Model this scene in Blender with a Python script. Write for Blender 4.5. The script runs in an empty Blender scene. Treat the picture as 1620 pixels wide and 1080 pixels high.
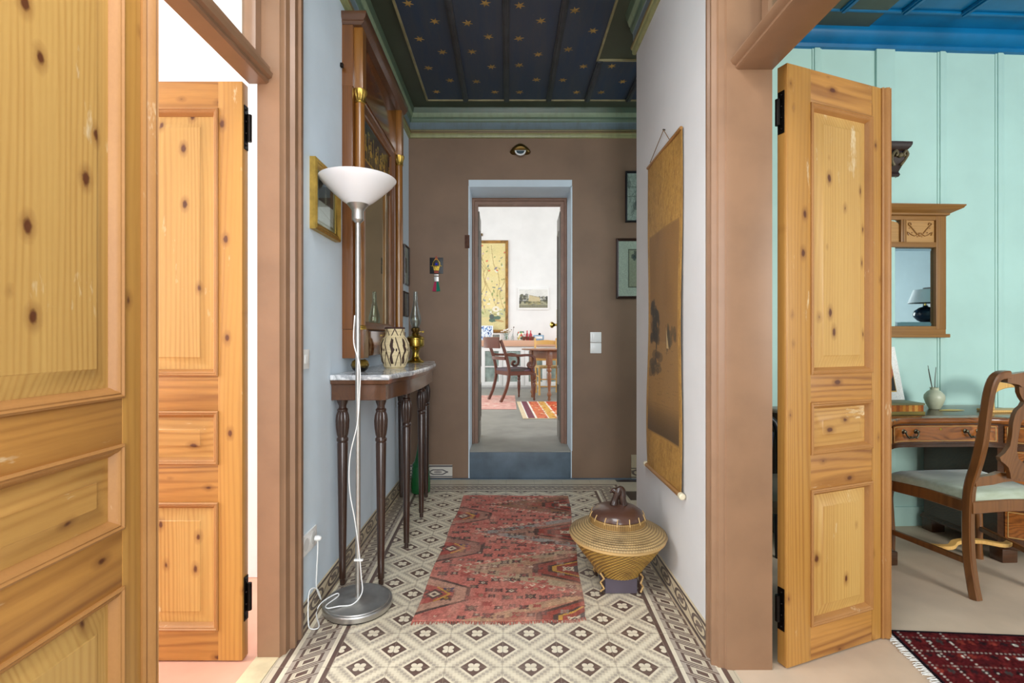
import bpy, bmesh, math, random
import numpy as np
from mathutils import Vector, Matrix
random.seed(7); RNG = np.random.default_rng(7)
PI = math.pi
scene = bpy.context.scene
COL = scene.collection
F_PX, PX0, PY0, CAM_H = 775.0, 804.0, 535.0, 1.17

# ------------------------------------------------------------------ colour + material helpers
def lin(c):
    out = []
    for v in c[:3]:
        v = v / 255.0
        out.append(v / 12.92 if v <= 0.04045 else ((v + 0.055) / 1.055) ** 2.4)
    return tuple(out)
def lin4(c): return lin(c) + (1.0,)

class E:
    """a float socket one can do arithmetic on"""
    def __init__(s, nt, sock): s.nt, s.k = nt, sock
    def _m(s, op, b=None, c=None):
        n = s.nt.nodes.new('ShaderNodeMath'); n.operation = op
        for i, v in enumerate((s, b, c)):
            if v is None: continue
            if isinstance(v, E): s.nt.links.new(v.k, n.inputs[i])
            else: n.inputs[i].default_value = v
        return E(s.nt, n.outputs[0])
    def __add__(s, b): return s._m('ADD', b)
    def __sub__(s, b): return s._m('SUBTRACT', b)
    def __mul__(s, b): return s._m('MULTIPLY', b)
    def __truediv__(s, b): return s._m('DIVIDE', b)
    def lt(s, b): return s._m('LESS_THAN', b)
    def gt(s, b): return s._m('GREATER_THAN', b)
    def fract(s): return s._m('FRACT')
    def abs(s): return s._m('ABSOLUTE')
    def floor(s): return s._m('FLOOR')
    def sqrt(s): return s._m('SQRT')
    def sin(s): return s._m('SINE')
    def min(s, b): return s._m('MINIMUM', b)
    def max(s, b): return s._m('MAXIMUM', b)
    def clamp(s): return s._m('MAXIMUM', 0.0)._m('MINIMUM', 1.0)
    def between(s, a, b): return s.gt(a) * s.lt(b)
    def mixf(s, a, b): return a + (b - a) * s          # s = factor

def new_mat(name):
    m = bpy.data.materials.new(name); m.use_nodes = True
    nt = m.node_tree; b = nt.nodes['Principled BSDF']
    return m, nt, b
def mixc(nt, fac, a, b, mode='MIX'):
    n = nt.nodes.new('ShaderNodeMix'); n.data_type = 'RGBA'; n.blend_type = mode
    for i, v in ((0, fac), (6, a), (7, b)):
        if isinstance(v, E): nt.links.new(v.k, n.inputs[i])
        elif hasattr(v, 'is_output'): nt.links.new(v, n.inputs[i])
        elif isinstance(v, (int, float)): n.inputs[i].default_value = v
        else: n.inputs[i].default_value = lin4(v)
    return n.outputs[2]
def coords(nt, kind='Object'):
    t = nt.nodes.new('ShaderNodeTexCoord'); return t.outputs[kind]
def sep(nt, sock):
    n = nt.nodes.new('ShaderNodeSeparateXYZ'); nt.links.new(sock, n.inputs[0])
    return E(nt, n.outputs[0]), E(nt, n.outputs[1]), E(nt, n.outputs[2])
def mapping(nt, sock, scale=(1, 1, 1), rand=False):
    n = nt.nodes.new('ShaderNodeMapping'); nt.links.new(sock, n.inputs[0]); n.inputs['Scale'].default_value = scale
    if rand:
        oi = nt.nodes.new('ShaderNodeObjectInfo'); cx = nt.nodes.new('ShaderNodeCombineXYZ')
        r = E(nt, oi.outputs['Random']) * 7.0
        for i in range(3): nt.links.new((r * (1.0 + i * 1.7)).k, cx.inputs[i])
        nt.links.new(cx.outputs[0], n.inputs['Location'])
    return n.outputs[0]
def noise(nt, sock, scale=5, detail=3, rough=0.55, dist=0.0):
    n = nt.nodes.new('ShaderNodeTexNoise'); nt.links.new(sock, n.inputs['Vector'])
    n.inputs['Scale'].default_value = scale; n.inputs['Detail'].default_value = detail
    n.inputs['Roughness'].default_value = rough; n.inputs['Distortion'].default_value = dist
    return E(nt, n.outputs[0])
def bump(nt, b, h, strength=0.2, dist=0.01):
    n = nt.nodes.new('ShaderNodeBump'); n.inputs['Strength'].default_value = strength; n.inputs['Distance'].default_value = dist
    nt.links.new(h.k, n.inputs['Height']); nt.links.new(n.outputs[0], b.inputs['Normal'])

def paint(name, c, rough=0.6, var=0.06, scale=3.0, bmp=0.08, c2=None, spec=0.4, bscale=40):
    m, nt, b = new_mat(name); co = coords(nt)
    n = noise(nt, co, scale, 4)
    d = c2 or tuple(max(0, v * (1 - var)) for v in c)
    f = ((n - 0.35) * 3.0).clamp()
    nt.links.new(mixc(nt, f, c, d), b.inputs['Base Color'])
    b.inputs['Roughness'].default_value = rough; b.inputs['Specular IOR Level'].default_value = spec
    if bmp: bump(nt, b, noise(nt, co, bscale, 3), bmp, 0.004)
    return m
def metal(name, c, rough=0.3, var=0.15):
    m, nt, b = new_mat(name); n = noise(nt, coords(nt), 30, 3)
    nt.links.new(mixc(nt, n, c, tuple(v * (1 - var) for v in c)), b.inputs['Base Color'])
    b.inputs['Metallic'].default_value = 1; b.inputs['Roughness'].default_value = rough
    return m
def glass_mat(name, c=(240, 245, 245), alpha=0.15, rough=0.03):
    """thin clear glass: mostly transparent with a glossy sheen"""
    m = bpy.data.materials.new(name); m.use_nodes = True; nt = m.node_tree; nt.nodes.clear()
    o = nt.nodes.new('ShaderNodeOutputMaterial'); mx = nt.nodes.new('ShaderNodeMixShader')
    t = nt.nodes.new('ShaderNodeBsdfTransparent'); g = nt.nodes.new('ShaderNodeBsdfGlossy'); fr = nt.nodes.new('ShaderNodeLayerWeight')
    t.inputs[0].default_value = lin4(c); g.inputs['Roughness'].default_value = rough
    fr.inputs[0].default_value = .5
    fa = E(nt, fr.outputs['Facing']); f = (fa * fa * fa * fa * 0.55 + 0.045).clamp()
    nt.links.new(f.k, mx.inputs[0]); nt.links.new(t.outputs[0], mx.inputs[1]); nt.links.new(g.outputs[0], mx.inputs[2])
    nt.links.new(mx.outputs[0], o.inputs[0]); return m
def wood(name, c1, c2, axis='z', band=30.0, dist=4.0, rough=0.45, knots=None, coat=0.0, contrast=1.0, worn=None, along=0.07, blotch=0.35):
    """grain runs along axis; c1 light, c2 dark; knots = dark colour; worn = pale scraped patches"""
    m, nt, b = new_mat(name); co = coords(nt)
    sc = {'z': (1, 1, along), 'x': (along, 1, 1), 'y': (1, along, 1)}[axis]
    q = mapping(nt, co, sc, True)
    qx, qy, qz = sep(nt, q)
    tr = (qz if axis == 'x' else qx) + qy * .6
    wob = noise(nt, q, 7, 2, .5)
    ring = (((tr * band * 3.2 + (wob - .5) * dist * 2.2) * 6.2832).sin() * .5 + .5)
    amp = ((noise(nt, q, 11, 2) - .25) * 1.8).clamp()
    fine = noise(nt, q, 150, 3, 0.6); big = noise(nt, q, 6, 3, 0.6, 0.6)
    f = ((ring * ring * amp * 0.5 + fine * 0.26 + big * blotch * 1.5 - 0.42) * contrast + 0.22).clamp()
    col = mixc(nt, f, c1, c2)
    if worn:
        pn = noise(nt, mapping(nt, co, {'z': (1, 1, .25), 'x': (.25, 1, 1), 'y': (1, .25, 1)}[axis], True), 13, 5, 0.72)
        col = mixc(nt, ((pn - 0.635) * 14.0).clamp() * 0.6, col, worn)
    if knots:
        v = nt.nodes.new('ShaderNodeTexVoronoi'); v.inputs['Scale'].default_value = 5.2
        v.voronoi_dimensions = '2D'
        kx, ky, kz = sep(nt, mapping(nt, co, (1, 1, 1), True)); cmb = nt.nodes.new('ShaderNodeCombineXYZ')
        nt.links.new((kx * (.85 if axis == 'x' else 1.5)).k, cmb.inputs[0]); nt.links.new((kz * (1.5 if axis == 'x' else .85)).k, cmb.inputs[1])
        nt.links.new(cmb.outputs[0], v.inputs['Vector'])
        rnd, _, _ = sep(nt, v.outputs['Color'])                # some cells carry a large knot, some a pin knot, some none
        d = E(nt, v.outputs['Distance']) + (noise(nt, co, 60, 2) - 0.5) * 0.05 + rnd * rnd * 0.10 - 0.006
        col = mixc(nt, ((d * -1.0 + 0.16) * 9.0).clamp() * 0.6, col, tuple((a + k) / 2 for a, k in zip(c2, knots)))
        col = mixc(nt, ((d * -1.0 + 0.072) * 30.0).clamp(), col, knots)
    nt.links.new(col, b.inputs['Base Color'])
    b.inputs['Roughness'].default_value = rough; b.inputs['Coat Weight'].default_value = coat; b.inputs['Coat Roughness'].default_value = 0.12
    bump(nt, b, f, 0.12, 0.003)
    return m
def attr_mat(name, rough=0.8, spec=0.2, weave=None):
    """pattern comes from the colour attribute of the mesh"""
    m, nt, b = new_mat(name); a = nt.nodes.new('ShaderNodeAttribute'); a.attribute_name = 'pattern'
    nt.links.new(a.outputs['Color'], b.inputs['Base Color'])
    b.inputs['Roughness'].default_value = rough; b.inputs['Specular IOR Level'].default_value = spec
    if weave: bump(nt, b, noise(nt, coords(nt), weave, 2), 0.5, 0.004)
    return m

# ------------------------------------------------------------------ mesh helpers
class MB:
    def __init__(s): s.bm = bmesh.new(); s.mi = 0
    def _f(s, vs):
        try:
            f = s.bm.faces.new(vs); f.material_index = s.mi; return f
        except ValueError: return None
    def box(s, x0, x1, y0, y1, z0, z1, bev=0.0):
        n0 = len(s.bm.verts)
        v = [s.bm.verts.new((x, y, z)) for x in (x0, x1) for y in (y0, y1) for z in (z0, z1)]
        fs = [s._f([v[i] for i in q]) for q in ((0, 1, 3, 2), (4, 6, 7, 5), (0, 4, 5, 1), (2, 3, 7, 6), (0, 2, 6, 4), (1, 5, 7, 3))]
        if bev > 0:
            es = {e for f in fs for e in f.edges}
            bmesh.ops.bevel(s.bm, geom=list(es), offset=bev, segments=2, profile=0.6, affect='EDGES')
        return s
    def loops(s, L, cyclic=True, cap0=False, cap1=False, closed=False):
        """L: list of loops, each a list of points of equal length"""
        V = [[s.bm.verts.new(p) for p in lp] for lp in L]
        m = len(V[0]); k = m if cyclic else m - 1
        rng = range(len(V)) if closed else range(len(V) - 1)
        for i in rng:
            a, b_ = V[i], V[(i + 1) % len(V)]
            for j in range(k): s._f([a[j], a[(j + 1) % m], b_[(j + 1) % m], b_[j]])
        if cap0: s._f(V[0])
        if cap1: s._f(list(reversed(V[-1])))
        return s
    def lathe(s, prof, cx=0, cy=0, z=0, n=28, mod=None, axis='z'):
        L = []
        for i, (r, h) in enumerate(prof):
            lp = []
            for k in range(n):
                t = 2 * PI * k / n; rr = max(r, 1e-4) * (mod(t, h) if mod else 1)
                if axis == 'z': lp.append((cx + rr * math.cos(t), cy + rr * math.sin(t), z + h))
                elif axis == 'y': lp.append((cx + rr * math.cos(t), cy + h, z + rr * math.sin(t)))
                else: lp.append((cx + h, cy + rr * math.cos(t), z + rr * math.sin(t)))
            L.append(lp)
        return s.loops(L, True, True, True)
    def tube(s, pts, r, n=8, rect=None, up=None, cyclic=False):
        """swept round (r) or rectangular (rect=(w,h)) section along pts; r may be a list"""
        P = [Vector(p) for p in pts]; L = []; N = None
        for i, p in enumerate(P):
            if cyclic: d = P[(i + 1) % len(P)] - P[i - 1]
            else: d = P[min(i + 1, len(P) - 1)] - P[max(i - 1, 0)]
            d.normalize()
            if N is None:
                u = Vector(up) if up else (Vector((0, 0, 1)) if abs(d.z) < 0.9 else Vector((1, 0, 0)))
                N = (u - d * u.dot(d)).normalized()
            else:
                u = Vector(up) if up else N
                q = u - d * u.dot(d)
                if q.length > 1e-4: N = q.normalized()
            B = d.cross(N)
            if rect:
                rc = rect[i] if isinstance(rect, list) else rect
                w, h = rc[0] / 2, rc[1] / 2; b = min(w, h) * 0.3
                lp = [p + B * x + N * y for x, y in ((-w, -h + b), (-w, h - b), (-w + b, h), (w - b, h), (w, h - b), (w, -h + b), (w - b, -h), (-w + b, -h))]
            else:
                rr = r[i] if isinstance(r, (list, tuple)) else r
                lp = [p + (N * math.cos(2 * PI * k / n) + B * math.sin(2 * PI * k / n)) * rr for k in range(n)]
            L.append(lp)
        return s.loops(L, True, not cyclic, not cyclic, cyclic)
    def prism(s, poly, a0, a1, plane='xy'):
        def P(u, v, w): return {'xy': (u, v, w), 'xz': (u, w, v), 'yz': (w, u, v)}[plane]
        return s.loops([[P(u, v, a0) for u, v in poly], [P(u, v, a1) for u, v in poly]], True, True, True)
    def rectframe(s, x0, x1, z0, z1, prof, cap0=False, cap1=False, closed=False):
        """mitred frame in the XZ plane; prof = [(inset, y)...]"""
        L = [[(x0 + d, y, z0 + d), (x1 - d, y, z0 + d), (x1 - d, y, z1 - d), (x0 + d, y, z1 - d)] for d, y in prof]
        return s.loops(L, True, cap0, cap1, closed)
    def ball(s, c, r, n=14, sz=None):
        sz = sz or (1, 1, 1)
        L = []
        for i in range(n // 2 + 1):
            a = -PI / 2 + PI * i / (n // 2)
            L.append([(c[0] + r * sz[0] * max(math.cos(a), 1e-3) * math.cos(2 * PI * k / n), c[1] + r * sz[1] * max(math.cos(a), 1e-3) * math.sin(2 * PI * k / n), c[2] + r * sz[2] * math.sin(a)) for k in range(n)])
        return s.loops(L, True, True, True)
    def quad(s, pts): s._f([s.bm.verts.new(p) for p in pts]); return s
    def xf(s, M, n0=0):
        s.bm.verts.ensure_lookup_table()
        for v in list(s.bm.verts)[n0:]: v.co = M @ v.co
        return s
    def build(s, name, mat, parent=None, loc=None, rz=0, sharp=38, recalc=True):
        if recalc: bmesh.ops.recalc_face_normals(s.bm, faces=s.bm.faces[:])
        me = bpy.data.meshes.new(name); s.bm.to_mesh(me); s.bm.free()
        for m in (mat if isinstance(mat, (list, tuple)) else [mat]): me.materials.append(m)
        me.polygons.foreach_set('use_smooth', [True] * len(me.polygons)); me.set_sharp_from_angle(angle=math.radians(sharp))
        o = bpy.data.objects.new(name, me); COL.objects.link(o)
        if parent: o.parent = parent
        if loc: o.location = loc
        o.rotation_euler.z = rz
        return o
def tag(o, label=None, cat=None, group=None, kind=None):
    if label: o['label'] = label
    if cat: o['category'] = cat
    if group: o['group'] = group
    if kind: o['kind'] = kind
    return o
def thing(name, label, cat, loc=(0, 0, 0), rz=0.0, group=None, kind=None):
    o = bpy.data.objects.new(name, None); COL.objects.link(o); o.empty_display_size = 0.05
    o.location = loc; o.rotation_euler = (0, 0, rz)
    return tag(o, label, cat, group, kind)
def struct(name, mb, mat, label=None):
    o = mb.build(name, mat); o['kind'] = 'structure'
    if label: o['label'] = label
    return o
def dup(root, loc=None, rz=None, label=None):
    r = root.copy(); COL.objects.link(r)
    for ch in list(root.children):
        c = ch.copy(); COL.objects.link(c); c.parent = r
        for g in list(ch.children):
            d = g.copy(); COL.objects.link(d); d.parent = c
    if loc is not None: r.location = loc
    if rz is not None: r.rotation_euler.z = rz
    if label: r['label'] = label
    return r

# ------------------------------------------------------------------ painted pattern grids
class Canvas:
    """a small picture painted in numbers, later carried by a fine mesh as its colour attribute (x right, y up, metres)"""
    def __init__(s, w, h, res, base):
        s.w, s.h = w, h; s.nx, s.ny = max(4, int(w / res)), max(4, int(h / res))
        s.X, s.Y = np.meshgrid((np.arange(s.nx) + .5) / s.nx * w, (np.arange(s.ny) + .5) / s.ny * h)
        s.c = np.zeros((s.ny, s.nx, 3)); s.c[:] = lin(base)
    def put(s, mask, col, a=1.0):
        m = (mask.astype(float) * a)[..., None]; s.c = s.c * (1 - m) + np.array(lin(col)) * m; return s
    def ell(s, x, y, rx, ry, col, a=1.0, rot=0.0):
        c_, s_ = math.cos(rot), math.sin(rot); dx, dy = s.X - x, s.Y - y
        return s.put(((dx * c_ + dy * s_) / rx) ** 2 + ((-dx * s_ + dy * c_) / ry) ** 2 < 1, col, a)
    def rect(s, x0, x1, y0, y1, col, a=1.0): return s.put((s.X > x0) & (s.X < x1) & (s.Y > y0) & (s.Y < y1), col, a)
    def line(s, pts, wd, col, a=1.0):
        for (x0, y0), (x1, y1) in zip(pts[:-1], pts[1:]):
            dx, dy = x1 - x0, y1 - y0; L = dx * dx + dy * dy + 1e-9
            t = np.clip(((s.X - x0) * dx + (s.Y - y0) * dy) / L, 0, 1)
            s.put((s.X - x0 - t * dx) ** 2 + (s.Y - y0 - t * dy) ** 2 < (wd / 2) ** 2, col, a)
        return s
    def poly(s, pts, col, a=1.0):
        m = np.zeros(s.X.shape, bool); n = len(pts)
        for i in range(n):
            (x0, y0), (x1, y1) = pts[i], pts[(i + 1) % n]
            if y0 == y1: continue
            cr = ((y0 > s.Y) != (y1 > s.Y)) & (s.X < (x1 - x0) * (s.Y - y0) / (y1 - y0) + x0)
            m ^= cr
        return s.put(m, col, a)
    def speckle(s, amp, cell=1):
        n = RNG.normal(0, amp, ((s.ny + cell - 1) // cell, (s.nx + cell - 1) // cell))
        n = np.kron(n, np.ones((cell, cell)))[:s.ny, :s.nx]
        s.c = np.clip(s.c * (1 + n[..., None]), 0, 1); return s
    def cloud(s, k, col, a, lo=.5):
        g = RNG.random((k * 2 + 2, k * 2 + 2)); gx = s.X / s.w * k * 2; gy = s.Y / s.h * k * 2
        ix, iy = gx.astype(int), gy.astype(int); fx, fy = gx - ix, gy - iy
        fx = fx * fx * (3 - 2 * fx); fy = fy * fy * (3 - 2 * fy)
        v = (g[iy, ix] * (1 - fx) + g[iy, ix + 1] * fx) * (1 - fy) + (g[iy + 1, ix] * (1 - fx) + g[iy + 1, ix + 1] * fx) * fy
        m = np.clip((v - lo) / (1 - lo), 0, 1) * a
        s.c = s.c * (1 - m[..., None]) + np.array(lin(col)) * m[..., None]; return s
def grid_obj(name, cv, pos, mat, parent=None, back=None, loc=None, full=False):
    """cv on a grid whose point (s,t in 0..1) stands at pos(s,t); back(s,t) gives the underside -> a closed slab"""
    nx, ny = cv.nx, cv.ny
    pts = [pos(i / (nx - 1), j / (ny - 1)) for j in range(ny) for i in range(nx)]
    idx = np.arange(nx * ny).reshape(ny, nx)
    q = np.stack([idx[:-1, :-1], idx[:-1, 1:], idx[1:, 1:], idx[1:, :-1]], -1).reshape(-1, 4).tolist()
    cols = np.concatenate([cv.c.reshape(-1, 3), np.ones((nx * ny, 1))], 1)
    if back and full:                                  # a wavy sheet: its underside follows it point by point
        n0 = len(pts); pts += [back(i / (nx - 1), j / (ny - 1)) for j in range(ny) for i in range(nx)]
        cols = np.concatenate([cols, cols], 0)
        q += [[n0 + a for a in reversed(f)] for f in q]
        ring = [idx[0, i] for i in range(nx)] + [idx[j, nx - 1] for j in range(1, ny)] + [idx[ny - 1, i] for i in range(nx - 2, -1, -1)] + [idx[j, 0] for j in range(ny - 2, 0, -1)]
        for k in range(len(ring)):
            a, c = int(ring[k]), int(ring[(k + 1) % len(ring)]); q.append([c, a, n0 + a, n0 + c])
    elif back:
        ring = [(i, 0) for i in range(nx)] + [(nx - 1, j) for j in range(1, ny)] + [(i, ny - 1) for i in range(nx - 2, -1, -1)] + [(0, j) for j in range(ny - 2, 0, -1)]
        b0 = len(pts); pts += [back(i / (nx - 1), j / (ny - 1)) for i, j in ring]
        cols = np.concatenate([cols, np.array([cols[j * nx + i] for i, j in ring])], 0)
        m = len(ring)
        for k in range(m):
            a = idx[ring[k][1], ring[k][0]]; c = idx[ring[(k + 1) % m][1], ring[(k + 1) % m][0]]
            q.append([int(c), int(a), b0 + k, b0 + (k + 1) % m])
        q.append([b0 + k for k in range(m - 1, -1, -1)])
    me = bpy.data.meshes.new(name); me.from_pydata(pts, [], q); me.materials.append(mat)
    at = me.color_attributes.new('pattern', 'FLOAT_COLOR', 'POINT'); at.data.foreach_set('color', cols.astype(np.float32).ravel())
    me.update(); o = bpy.data.objects.new(name, me); COL.objects.link(o)
    if parent: o.parent = parent
    if loc: o.location = loc
    return o
def flat_print(name, cv, mat, parent, x0, z0, y, t=0.002):
    """a print standing in the XZ plane of its thing, facing -Y"""
    return grid_obj(name, cv, lambda a, b: (x0 + a * cv.w, y, z0 + b * cv.h), mat, parent, lambda a, b: (x0 + a * cv.w, y + t, z0 + b * cv.h))
def at_floor(px, py, z=0.0):
    Y = F_PX * (CAM_H - z) / (py - PY0); return ((px - PX0) * Y / F_PX, Y)
# ------------------------------------------------------------------ materials
M = {}
M['wall_blue'] = paint('pale_blue_plaster', (216, 230, 241), .7, .04, 2.5, .1)
M['wall_white'] = paint('white_plaster', (210, 208, 207), .7, .03, 2.5, .1)
M['white'] = paint('white_paint', (238, 238, 236), .6, .03)
M['wall_brown'] = paint('brown_plaster', (140, 113, 92), .55, .1, 2.0, .1)
M['trim_brown'] = paint('brown_gloss_paint', (146, 111, 84), .35, .08, 6, .05)
M['frame_brown'] = paint('old_brown_paint', (150, 116, 98), .45, .12, 8, .05)
M['mint'] = paint('mint_painted_boards', (188, 224, 215), .5, .05, 2, .05)
M['blue_ceiling'] = paint('blue_gloss_paint', (8, 112, 166), .3, .15, 4, .05)
M['kitchen_floor'] = paint('grey_screed', (158, 156, 148), .5, .12, 4, .05)
M['riser'] = paint('blue_grey_step_paint', (104, 120, 134), .45, .18, 6, .05)
M['terracotta'] = paint('terracotta_screed', (228, 172, 146), .55, .08, 3, .05)
M['screed'] = paint('pink_beige_screed', (220, 196, 170), .5, .1, 2.5, .05)
M['threshold'] = paint('yellow_limestone', (226, 208, 168), .55, .12, 10, .1)
PINE = dict(knots=(96, 52, 24), worn=(232, 214, 178), rough=.42)
M['pine_v'] = wood('pine_upright_grain', (192, 142, 70), (146, 88, 32), 'z', 16, 3, **PINE)
M['pine_h'] = wood('pine_level_grain', (194, 138, 68), (118, 64, 24), 'x', 9, 3.6, contrast=1.5, **PINE)
M['pine_panel'] = wood('pine_panel_grain', (204, 162, 92), (168, 116, 52), 'z', 22, 3, contrast=1.2, **PINE)
M['pine_panel_h'] = wood('pine_panel_level_grain', (200, 152, 82), (144, 90, 36), 'x', 12, 3.5, contrast=1.3, **PINE)
M['pine_mould'] = wood('pine_worn_moulding', (180, 128, 70), (134, 84, 42), 'z', 0, 0, rough=.5, worn=(226, 206, 168), along=.6)
M['mahogany'] = wood('mahogany', (120, 72, 30), (70, 36, 12), 'z', 10, 6, rough=.3, coat=.5)
M['mahogany_h'] = wood('mahogany_level', (94, 58, 33), (54, 30, 15), 'y', 10, 6, rough=.28, coat=.6)
M['mahogany_flame'] = wood('flame_mahogany', (118, 66, 22), (60, 29, 7), 'z', 7, 14, rough=.15, coat=1.0, along=.3)
M['column_wood'] = wood('golden_mahogany', (150, 98, 40), (84, 46, 14), 'z', 16, 5, rough=.3, coat=.6)
M['dark_wood'] = wood('dark_mahogany', (60, 38, 28), (34, 20, 15), 'z', 18, 4, rough=.28, coat=.4)
M['walnut'] = wood('desk_walnut', (168, 98, 38), (60, 27, 8), 'x', 5, 7, rough=.25, coat=.5, along=.3, contrast=1.6)
M['walnut_dark'] = wood('desk_walnut_edge', (84, 50, 26), (44, 23, 11), 'x', 16, 4, rough=.3, coat=.4)
M['chair_wood'] = wood('chair_walnut', (130, 82, 40), (68, 38, 16), 'z', 14, 5, rough=.32, coat=.4)
M['oak'] = wood('oak_frame', (158, 112, 56), (108, 68, 28), 'x', 20, 4, rough=.4)
M['oak_v'] = wood('oak_frame_upright', (158, 112, 56), (108, 68, 28), 'z', 20, 4, rough=.4)
M['oak_pale'] = wood('carved_oak', (190, 144, 84), (150, 106, 54), 'x', 20, 4, rough=.5)
M['kit_mahogany'] = wood('kitchen_mahogany', (112, 64, 46), (72, 36, 25), 'z', 12, 4, rough=.3, coat=.4)
M['kit_walnut'] = wood('kitchen_table_wood', (164, 112, 78), (112, 66, 40), 'x', 14, 4, rough=.35, coat=.3)
M['yellow_pine'] = wood('yellow_pine', (232, 186, 110), (196, 142, 70), 'z', 20, 3, rough=.4)
M['counter_wood'] = wood('counter_wood', (222, 178, 150), (192, 142, 112), 'x', 14, 3, rough=.4)
M['brass'] = metal('brass', (188, 158, 72), .25)
M['old_brass'] = metal('old_brass', (128, 104, 60), .35)
M['gilt'] = metal('gilt', (222, 182, 92), .42, .35)
M['steel'] = metal('brushed_steel', (208, 206, 202), .42)
M['iron'] = metal('black_iron', (44, 40, 38), .5)
M['gunmetal'] = metal('aged_handle_metal', (96, 92, 76), .4)
M['plastic'] = paint('white_plastic', (240, 240, 238), .3, .01, 3, 0, spec=.5)
M['black'] = paint('black_paint', (26, 26, 30), .4, .1)
M['mirror'] = metal('mirror_glass', (214, 218, 186), .03, .04)
M['mirror2'] = metal('bevelled_mirror_glass', (196, 214, 220), .02, .02)
M['glass'] = glass_mat('clear_glass')
M['print'] = attr_mat('printed_picture', .55, .3)
M['print_gloss'] = attr_mat('glossy_picture', .2, .5)
M['rugmat'] = attr_mat('woven_wool', .95, .05, 260)
M['shade'] = None
def opal():
    m, nt, b = new_mat('opal_glass'); b.inputs['Base Color'].default_value = lin4((244, 244, 246)); b.inputs['Roughness'].default_value = .25
    n = noise(nt, coords(nt), 3, 2); nt.links.new(mixc(nt, n, (246, 246, 248), (238, 239, 243)), b.inputs['Base Color'])
    b.inputs['Subsurface Weight'].default_value = .0; return m
M['shade'] = opal()
def marble():
    m, nt, b = new_mat('grey_veined_marble'); co = coords(nt)
    n = noise(nt, co, 6, 6, .62, 1.2); v = ((n - .5).abs() * -14.0 + 1.0).clamp()
    n2 = noise(nt, co, 14, 6, .6, .8); v2 = ((n2 - .5).abs() * -22.0 + 1.0).clamp() * .5
    nt.links.new(mixc(nt, v.max(v2) * .75, (222, 222, 222), (122, 126, 134)), b.inputs['Base Color'])
    b.inputs['Roughness'].default_value = .12; return m
M['marble'] = marble()

def tile_floor():
    m, nt, b = new_mat('cement_tiles')
    uv = nt.nodes.new('ShaderNodeUVMap'); uv.uv_map = 'UVMap'
    u, v, _ = sep(nt, uv.outputs[0])
    cream, dark, grey, beige, taupe = (226, 215, 190), (100, 78, 70), (176, 164, 148), (206, 194, 170), (176, 163, 148)
    fu, fv = u.fract(), v.fract()
    ax, ay = fu - .5, (v + .5).fract() - .5
    bx, by = (u + .5).fract() - .5, fv - .5
    r1, r2 = ax.abs() + ay.abs(), bx.abs() + by.abs()
    k = r2.lt(r1); dx = k.mixf(ax, bx).abs(); dy = k.mixf(ay, by).abs()
    r = dx + dy
    rq = ((dx * 17.0 + .5).floor() + (dy * 17.0 + .5).floor()) / 17.0
    col = mixc(nt, rq.lt(.445), cream, beige)
    col = mixc(nt, rq.lt(.40), col, grey)
    col = mixc(nt, rq.lt(.335), col, beige)
    col = mixc(nt, r.lt(.295), col, cream)
    col = mixc(nt, r.lt(.24), col, dark)
    px, py = dx - .052, dy - .052
    pet = (px * px + py * py).sqrt().lt(.051).max((dx * dx + dy * dy).sqrt().lt(.035))
    col = mixc(nt, pet, col, cream)
    # border: distance outside the field in tile units
    bl, br, bf = u * -1.0, u - 6.0, v - 10.0
    bb = bl.max(br).max(bf)
    along = bf.gt(bl.max(br)).mixf(v, u)
    p = (bb - .445) / .285
    q = (along * 3.0 + p * .55).fract() - .5
    s1 = (q.abs() / .40).max(p.abs() / .74)
    band = mixc(nt, s1.lt(.98), taupe, dark)
    band = mixc(nt, s1.lt(.74), band, beige)
    band = mixc(nt, s1.lt(.46), band, cream)
    band = mixc(nt, s1.lt(.40), band, dark)
    band = mixc(nt, q.abs().gt(.455), band, dark)
    band = mixc(nt, q.abs().between(.40, .425) * p.abs().lt(.74), band, cream)
    brd = mixc(nt, bb.lt(.90), beige, dark)
    brd = mixc(nt, bb.lt(.81), brd, cream)
    brd = mixc(nt, bb.lt(.73), brd, band)
    brd = mixc(nt, bb.lt(.16), brd, cream)
    brd = mixc(nt, bb.lt(.085), brd, dark)
    col = mixc(nt, bb.gt(0.0), col, brd)
    # beyond the border at the passage on the right: plain striped tiles
    X, Y, Z = sep(nt, coords(nt))
    side = X.gt(.885) * Y.gt(2.95)
    st = mixc(nt, Y.between(3.54, 3.75).max(Y.gt(3.99)), beige, (58, 46, 44))
    col = mixc(nt, side, col, st)
    g = fu.min(fu * -1.0 + 1.0).min(fv.min(fv * -1.0 + 1.0))
    col = mixc(nt, g.lt(.008) * .55, col, (150, 136, 118))
    n = noise(nt, coords(nt), 9, 5, .65)
    col = mixc(nt, ((n - .42) * 2.2).clamp() * .35, col, (150, 140, 126))
    nt.links.new(col, b.inputs['Base Color'])
    b.inputs['Roughness'].default_value = .32; b.inputs['Specular IOR Level'].default_value = .45
    return m
M['tiles'] = tile_floor()
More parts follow.
